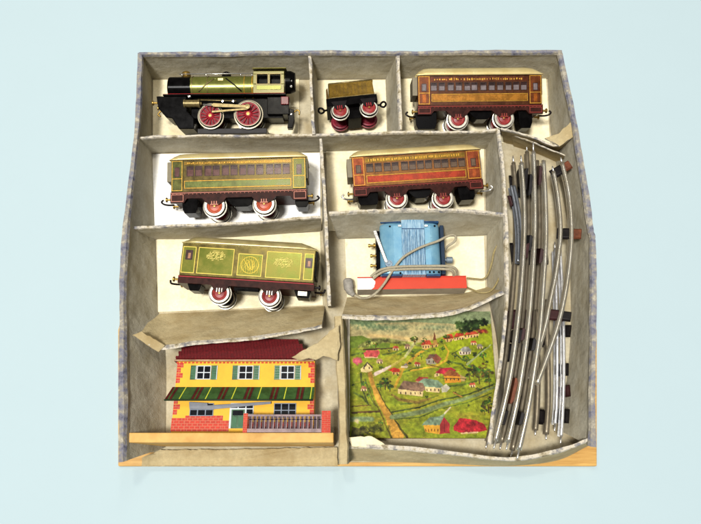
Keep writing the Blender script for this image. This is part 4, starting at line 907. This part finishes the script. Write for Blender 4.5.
    # trees and hedges
    for a in ((473, 321, 9, (44, 66, 34)), (483, 319, 8, (40, 62, 30)), (466, 319, 6, (60, 84, 44)), (491, 316, 6, (50, 76, 38))): blob(a[0], a[1], a[2], a[2]*.9, a[3], .35)
    blob(490, 326, 8, 3, (150, 60, 44), .3, 2)
    for a in ((418, 335, 4.2), (428, 336, 3), (452, 332, 3), (446, 336.5, 2.4), (447, 345, 2.6), (386, 380.5, 6), (381, 384, 4), (391, 385, 4), (477, 367, 6), (488, 366, 6.5), (483, 374, 6), (493, 372, 6), (473, 374, 3.5), (459, 352, 3), (471, 356, 4), (480, 351, 3), (489, 352, 4), (490, 404, 6.2), (486, 410, 3.5), (369, 339, 3.2), (377, 341, 3), (493, 380, 4), (439, 346, 2)): tree(*a)
    for i in range(34):
        x, y = pr.uniform(352, 497), pr.uniform(345, 434)
        if abs(x-(370+(y-372)*.45)) < 8 and y > 370: continue
        if any(abs(x-hx) < 12 and abs(y-hy) < 9 for hx, hy in ((412, 388), (436, 386), (456, 374), (437, 425), (470, 426), (470, 347), (437, 357), (367, 365), (372, 351))): continue
        tree(x, y, pr.uniform(1.4, 3.2))
    for hx, hy, c_ in ((398, 345, (190, 90, 70)), (410, 343, (150, 120, 100)), (480, 339, (190, 84, 60)), (486, 343, (150, 150, 140)), (420, 362, (180, 80, 60)), (381, 359, (160, 130, 110)), (476, 384, (186, 92, 70)), (364, 388, (170, 120, 90))): house([(hx-3.4, hy), (hx-1.6, hy-2.6), (hx+2, hy-2.6), (hx+3.6, hy)], c_, [(hx-3, hy), (hx+3.2, hy), (hx+3.2, hy+2.2), (hx-3, hy+2.2)], (226, 210, 160), 2)
    line([(460, 350), (468, 358), (478, 357), (492, 344)], 1.6, (78, 98, 44), .25); line([(456, 351), (466, 346)], 1, (90, 106, 50), .2); line([(472, 362), (484, 352), (498, 341)], [2.4, 1.6, 1.2], (162, 184, 128), .1)
    line([(430, 362), (446, 366)], 1, (120, 96, 50), .2); line([(418, 350), (424, 346), (432, 348)], 1.2, (94, 116, 50), .2); line([(456, 392), (464, 396)], 1.5, (196, 150, 70), .1)
    img[:] = np.clip(img*(1+.025*N3[..., None]+.03*N1[..., None]), 0, 1)
    f = Fr((350, 438), (490, 438), 6, 0); t = f.root('landscape_picture', 'painted print of a green village landscape with red roofed houses, in the lower right compartment', 'picture')
    L = f.L; a, b = L(x0, y1), L(x1, y0); nx, ny = Wn, Hn
    X = np.linspace(a[0], b[0], nx+1); Y = np.linspace(b[1], a[1], ny+1)
    mx_, my_ = np.meshgrid(X, Y); vs = np.stack([mx_, my_, .5+np.sin(mx_*.04)*.25], -1).reshape(-1, 3)/1000
    i, j = np.meshgrid(np.arange(nx), np.arange(ny)); q = (j*(nx+1)+i).ravel()
    fs = np.stack([q+nx+1, q+nx+2, q+1, q], -1)
    me = bpy.data.meshes.new('print'); me.from_pydata(vs.tolist(), [], fs.tolist())
    at = me.color_attributes.new('print', 'FLOAT_COLOR', 'CORNER'); lc = np.where(img <= .04045, img/12.92, ((img+.055)/1.055)**2.4)*np.array([.60, .51, .46])
    at.data.foreach_set('color', np.repeat(np.concatenate([lc, np.ones((ny, nx, 1))], -1).reshape(-1, 4), 4, 0).astype(np.float32).ravel())
    m = bpy.data.materials.new('printed_picture'); m.use_nodes = True; nd = m.node_tree.nodes.new('ShaderNodeVertexColor'); nd.layer_name = 'print'
    pb = m.node_tree.nodes['Principled BSDF']; m.node_tree.links.new(nd.outputs[0], pb.inputs['Base Color']); pb.inputs['Roughness'].default_value = .6; pb.inputs['Specular IOR Level'].default_value = .12
    me.materials.append(m); o = bpy.data.objects.new('print', me); COL.objects.link(o); o.parent = t
    bk = MB(); bk.rect(a[0], b[0], a[1], b[1], -5.5, .1); bk.build('backing_board', M('brown_board', (120, 88, 54), .7), t, .3)
    e = MB(); e.rect(a[0]-4.2, a[0]-.2, a[1]+6, b[1]-6, -5.5, 1.2); e.build('white_edge', M('white_paper_edge', (228, 220, 200), .7, 0, .12, 200), t, .4)
picture()

# ------------------------------------------------------------------ curved track sections
m_rail = M('tinplate_rail', (226, 220, 204), .2, .85, .1, 60, rgb2=(204, 194, 170)); m_railb = M('bright_rail', (240, 240, 242), .2, .8, .15, 120); m_raild = M('dull_shaded_rail', (128, 118, 100), .35, .6, .2, 120)
m_tieb = M('black_sleeper', (20, 16, 16), .4, .1, .4, 200, spec=.2); m_tier = M('rusty_brown_sleeper', (96, 52, 32), .55, .1, .35, 200); m_tiem = M('maroon_sleeper', (46, 22, 22), .45, .1, .35, 200)
GR = 'curved track sections packed in the side compartment'
def track(label, rails, ties, mat=m_rail, pins=(9, 7), r=2.25):
    """rails: pixel paths with heights, the uppermost first; ties: (row of the photograph, width, material, overhang, end material)"""
    S_ = [spline(q, 8) for q in rails]; P = [[U(*p) for p in q] for q in S_]
    c = P[0][len(P[0])//2]; t = bpy.data.objects.new('track_section', None); COL.objects.link(t); t.location = (c.x/1000, c.y/1000, .001); tag(t, label, 'toy track', GR)
    o_ = Vector((c.x, c.y, 1)); t.empty_display_size = .01
    for pts in P:
        mb = MB(); Q = [p-o_ for p in pts]; mb.ring(Q, r, 12)
        for i in range(len(Q)-1):                            # folded web and foot under the tubular head
            a, b = Q[i], Q[i+1]; n = Vector((-(b-a).y, (b-a).x, 0)).normalized(); d = Vector((0, 0, -4.6)); h = n*.4; w_ = n*2.1
            mb.add([a+h, b+h, b+h+d, a+h+d, a-h, b-h, b-h+d, a-h+d], [[0, 1, 2, 3], [4, 7, 6, 5]], 0)
            mb.add([a+w_+d, b+w_+d, b-w_+d, a-w_+d, a+w_+d*1.1, b+w_+d*1.1, b-w_+d*1.1, a-w_+d*1.1], [[0, 1, 2, 3], [7, 6, 5, 4], [0, 4, 5, 1], [2, 6, 7, 3]], 0)
        rr = mb.build('rail', mat if pts is P[0] or mat is not m_rail or len(ties) == 3 else m_raild, t)  # lower rails of tinplate sections take the darker metal, shade put into colour
        for e, f_, L_ in ((Q[-1], Q[-2], pins[1]), (Q[0], Q[1], pins[0])):
            if not L_: continue
            pin = MB(); d = (e-f_).normalized(); pin.ring([e, e+d*L_*.8, e+d*L_], [1.0, .9, .4], 8); pin.build('connector_pin', m_steel, rr)
    for row, wd, mt, over, em in ties:
        ia = min(range(len(S_[0])), key=lambda i: abs(S_[0][i][1]-row)); ib = min(range(len(S_[-1])), key=lambda i: abs(S_[-1][i][1]-row))
        A, B = P[0][ia]-o_, P[-1][ib]-o_
        tg = (P[0][min(ia+1, len(P[0])-1)]-P[0][max(ia-1, 0)]).normalized(); ax = (B-A).normalized()
        tg = (tg-ax*tg.dot(ax)).normalized(); up = tg.cross(ax).normalized()
        if up.z < 0: up = -up
        def slab(p, q, name, m_, w_, par):
            vs = [x+tg*s1*w_/2+up*s2 for x in (p, q) for s1, s2 in ((-1, -5.2), (1, -5.2), (1, -3.6), (.72, -2.0), (-.72, -2.0), (-1, -3.6))]
            mb = MB(); mb.add(vs, [[0, 1, 2, 3, 4, 5][::-1], [6, 7, 8, 9, 10, 11]] + [[k, (k+1) % 6, 6+(k+1) % 6, 6+k] for k in range(6)]); return mb.build(name, m_, par, .4)
        so = slab(A-ax*over[0], B+ax*over[1], 'sleeper', mt, wd, t)
        if em: slab(B+ax*(over[1]-.5), B+ax*(over[1]+7), 'sleeper_end', em, wd*.9, so)
def z_(pts, z): return [(x, y, z) for x, y in pts]
def low(pts, dx, z, dy=0): return [(x+dx, y+dy, z) for x, y in pts]
a = [(521.5, 163), (523.5, 190), (524.5, 230), (521.5, 285), (517, 330), (511.5, 370), (505, 402), (495.5, 441)]
track('track section nearest the long divider, black sleeper clips showing along its left side', [z_(a, 40), low(a, -8, 10)], [(178, 22, m_tieb, (0, 2), None), (252, 15, m_tiem, (-1, 2), None), (335, 13, m_tieb, (-1, 2), None), (418, 13, m_tieb, (-1, 2), None)])
a = [(533.5, 152), (534.5, 180), (535, 230), (532, 285), (528, 330), (522.5, 370), (516.5, 405), (508, 442)]
track('track section whose thin top pin reaches highest, with an orange brown sleeper low down', [z_(a, 40), low(a, -6.5, 10)], [(184, 22, m_tieb, (-1, 2), None), (246, 16, m_tieb, (-1, 2), None), (337, 12, m_tiem, (-1, 2), None), (391, 24, m_tier, (-3, 2), None)], pins=(12, 7))
a = [(543.5, 161), (545.5, 200), (546, 240), (543.5, 285), (540, 330), (534.5, 370), (528, 410), (519, 450)]
track('track section in the middle of the bundle whose bottom end reaches lowest', [z_(a, 40), low(a, -6.5, 10)], [(178, 20, m_tiem, (-1, 2), None), (257, 15, m_tiem, (-1, 2), None), (345, 12, m_tieb, (-1, 2), None), (418, 12, m_tieb, (-1, 2), None)], pins=(0, 8))
a = [(553.5, 172), (558, 198), (560.5, 232), (556.5, 270), (550.5, 300), (545.5, 325), (538, 352), (531, 378)]; b = [(562, 163), (568.5, 192), (571.5, 228), (570, 260), (565, 295), (558, 325), (549, 352), (537, 384)]
track('strongly bowed outermost track section with rusty brown sleeper ends at the right', [z_(a, 34), z_(b, 38)], [(167, 11, m_tieb, (3, 1), m_tier), (234, 12, m_tieb, (4, 2), m_tier), (313, 11, m_tiem, (1, 2), m_tieb)], pins=(7, 0))
a = [(560, 250), (562, 285), (563.5, 330), (563.7, 380), (562.5, 415), (561, 436)]; b = [(555, 250), (556, 290), (557, 330), (557, 380), (556.5, 405), (555, 424)]
track('shiny track section lying low at the right side, pointed pin at its bottom end', [z_(a, 22), z_(b, 16)], [(330, 12, m_tieb, (5, 5), None), (370, 12, m_tieb, (2, 6), None), (392, 11, m_tiem, (4, 3), None), (416, 13, m_tieb, (4, 6), None)], m_railb, r=1.7)
a = [(547, 300), (547, 335), (548.3, 370), (548.3, 405), (546.3, 434)]; b = [(537.5, 310), (537.5, 340), (538, 380), (537, 410), (535.5, 430)]
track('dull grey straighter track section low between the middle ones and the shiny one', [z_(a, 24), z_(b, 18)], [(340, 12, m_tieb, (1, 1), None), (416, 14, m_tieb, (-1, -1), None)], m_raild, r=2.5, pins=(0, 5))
a = [(511, 186), (514.5, 202), (517.5, 222), (518.5, 245), (518, 262)]
track('short dull blue grey track piece half hidden beside the long divider', [z_(a, 22), low(a, 3, 14)], [(200, 12, m_tiem, (3, 2), None)], M('blue_grey_rail', (136, 140, 146), .3, .7, .15, 120), pins=(0, 0), r=1.7)
a = [(514, 178), (516, 230), (513, 290), (507, 345), (500, 395), (495, 425)]; b = [(540, 178), (542, 230), (539.5, 290), (534, 345), (526, 395), (519, 425)]
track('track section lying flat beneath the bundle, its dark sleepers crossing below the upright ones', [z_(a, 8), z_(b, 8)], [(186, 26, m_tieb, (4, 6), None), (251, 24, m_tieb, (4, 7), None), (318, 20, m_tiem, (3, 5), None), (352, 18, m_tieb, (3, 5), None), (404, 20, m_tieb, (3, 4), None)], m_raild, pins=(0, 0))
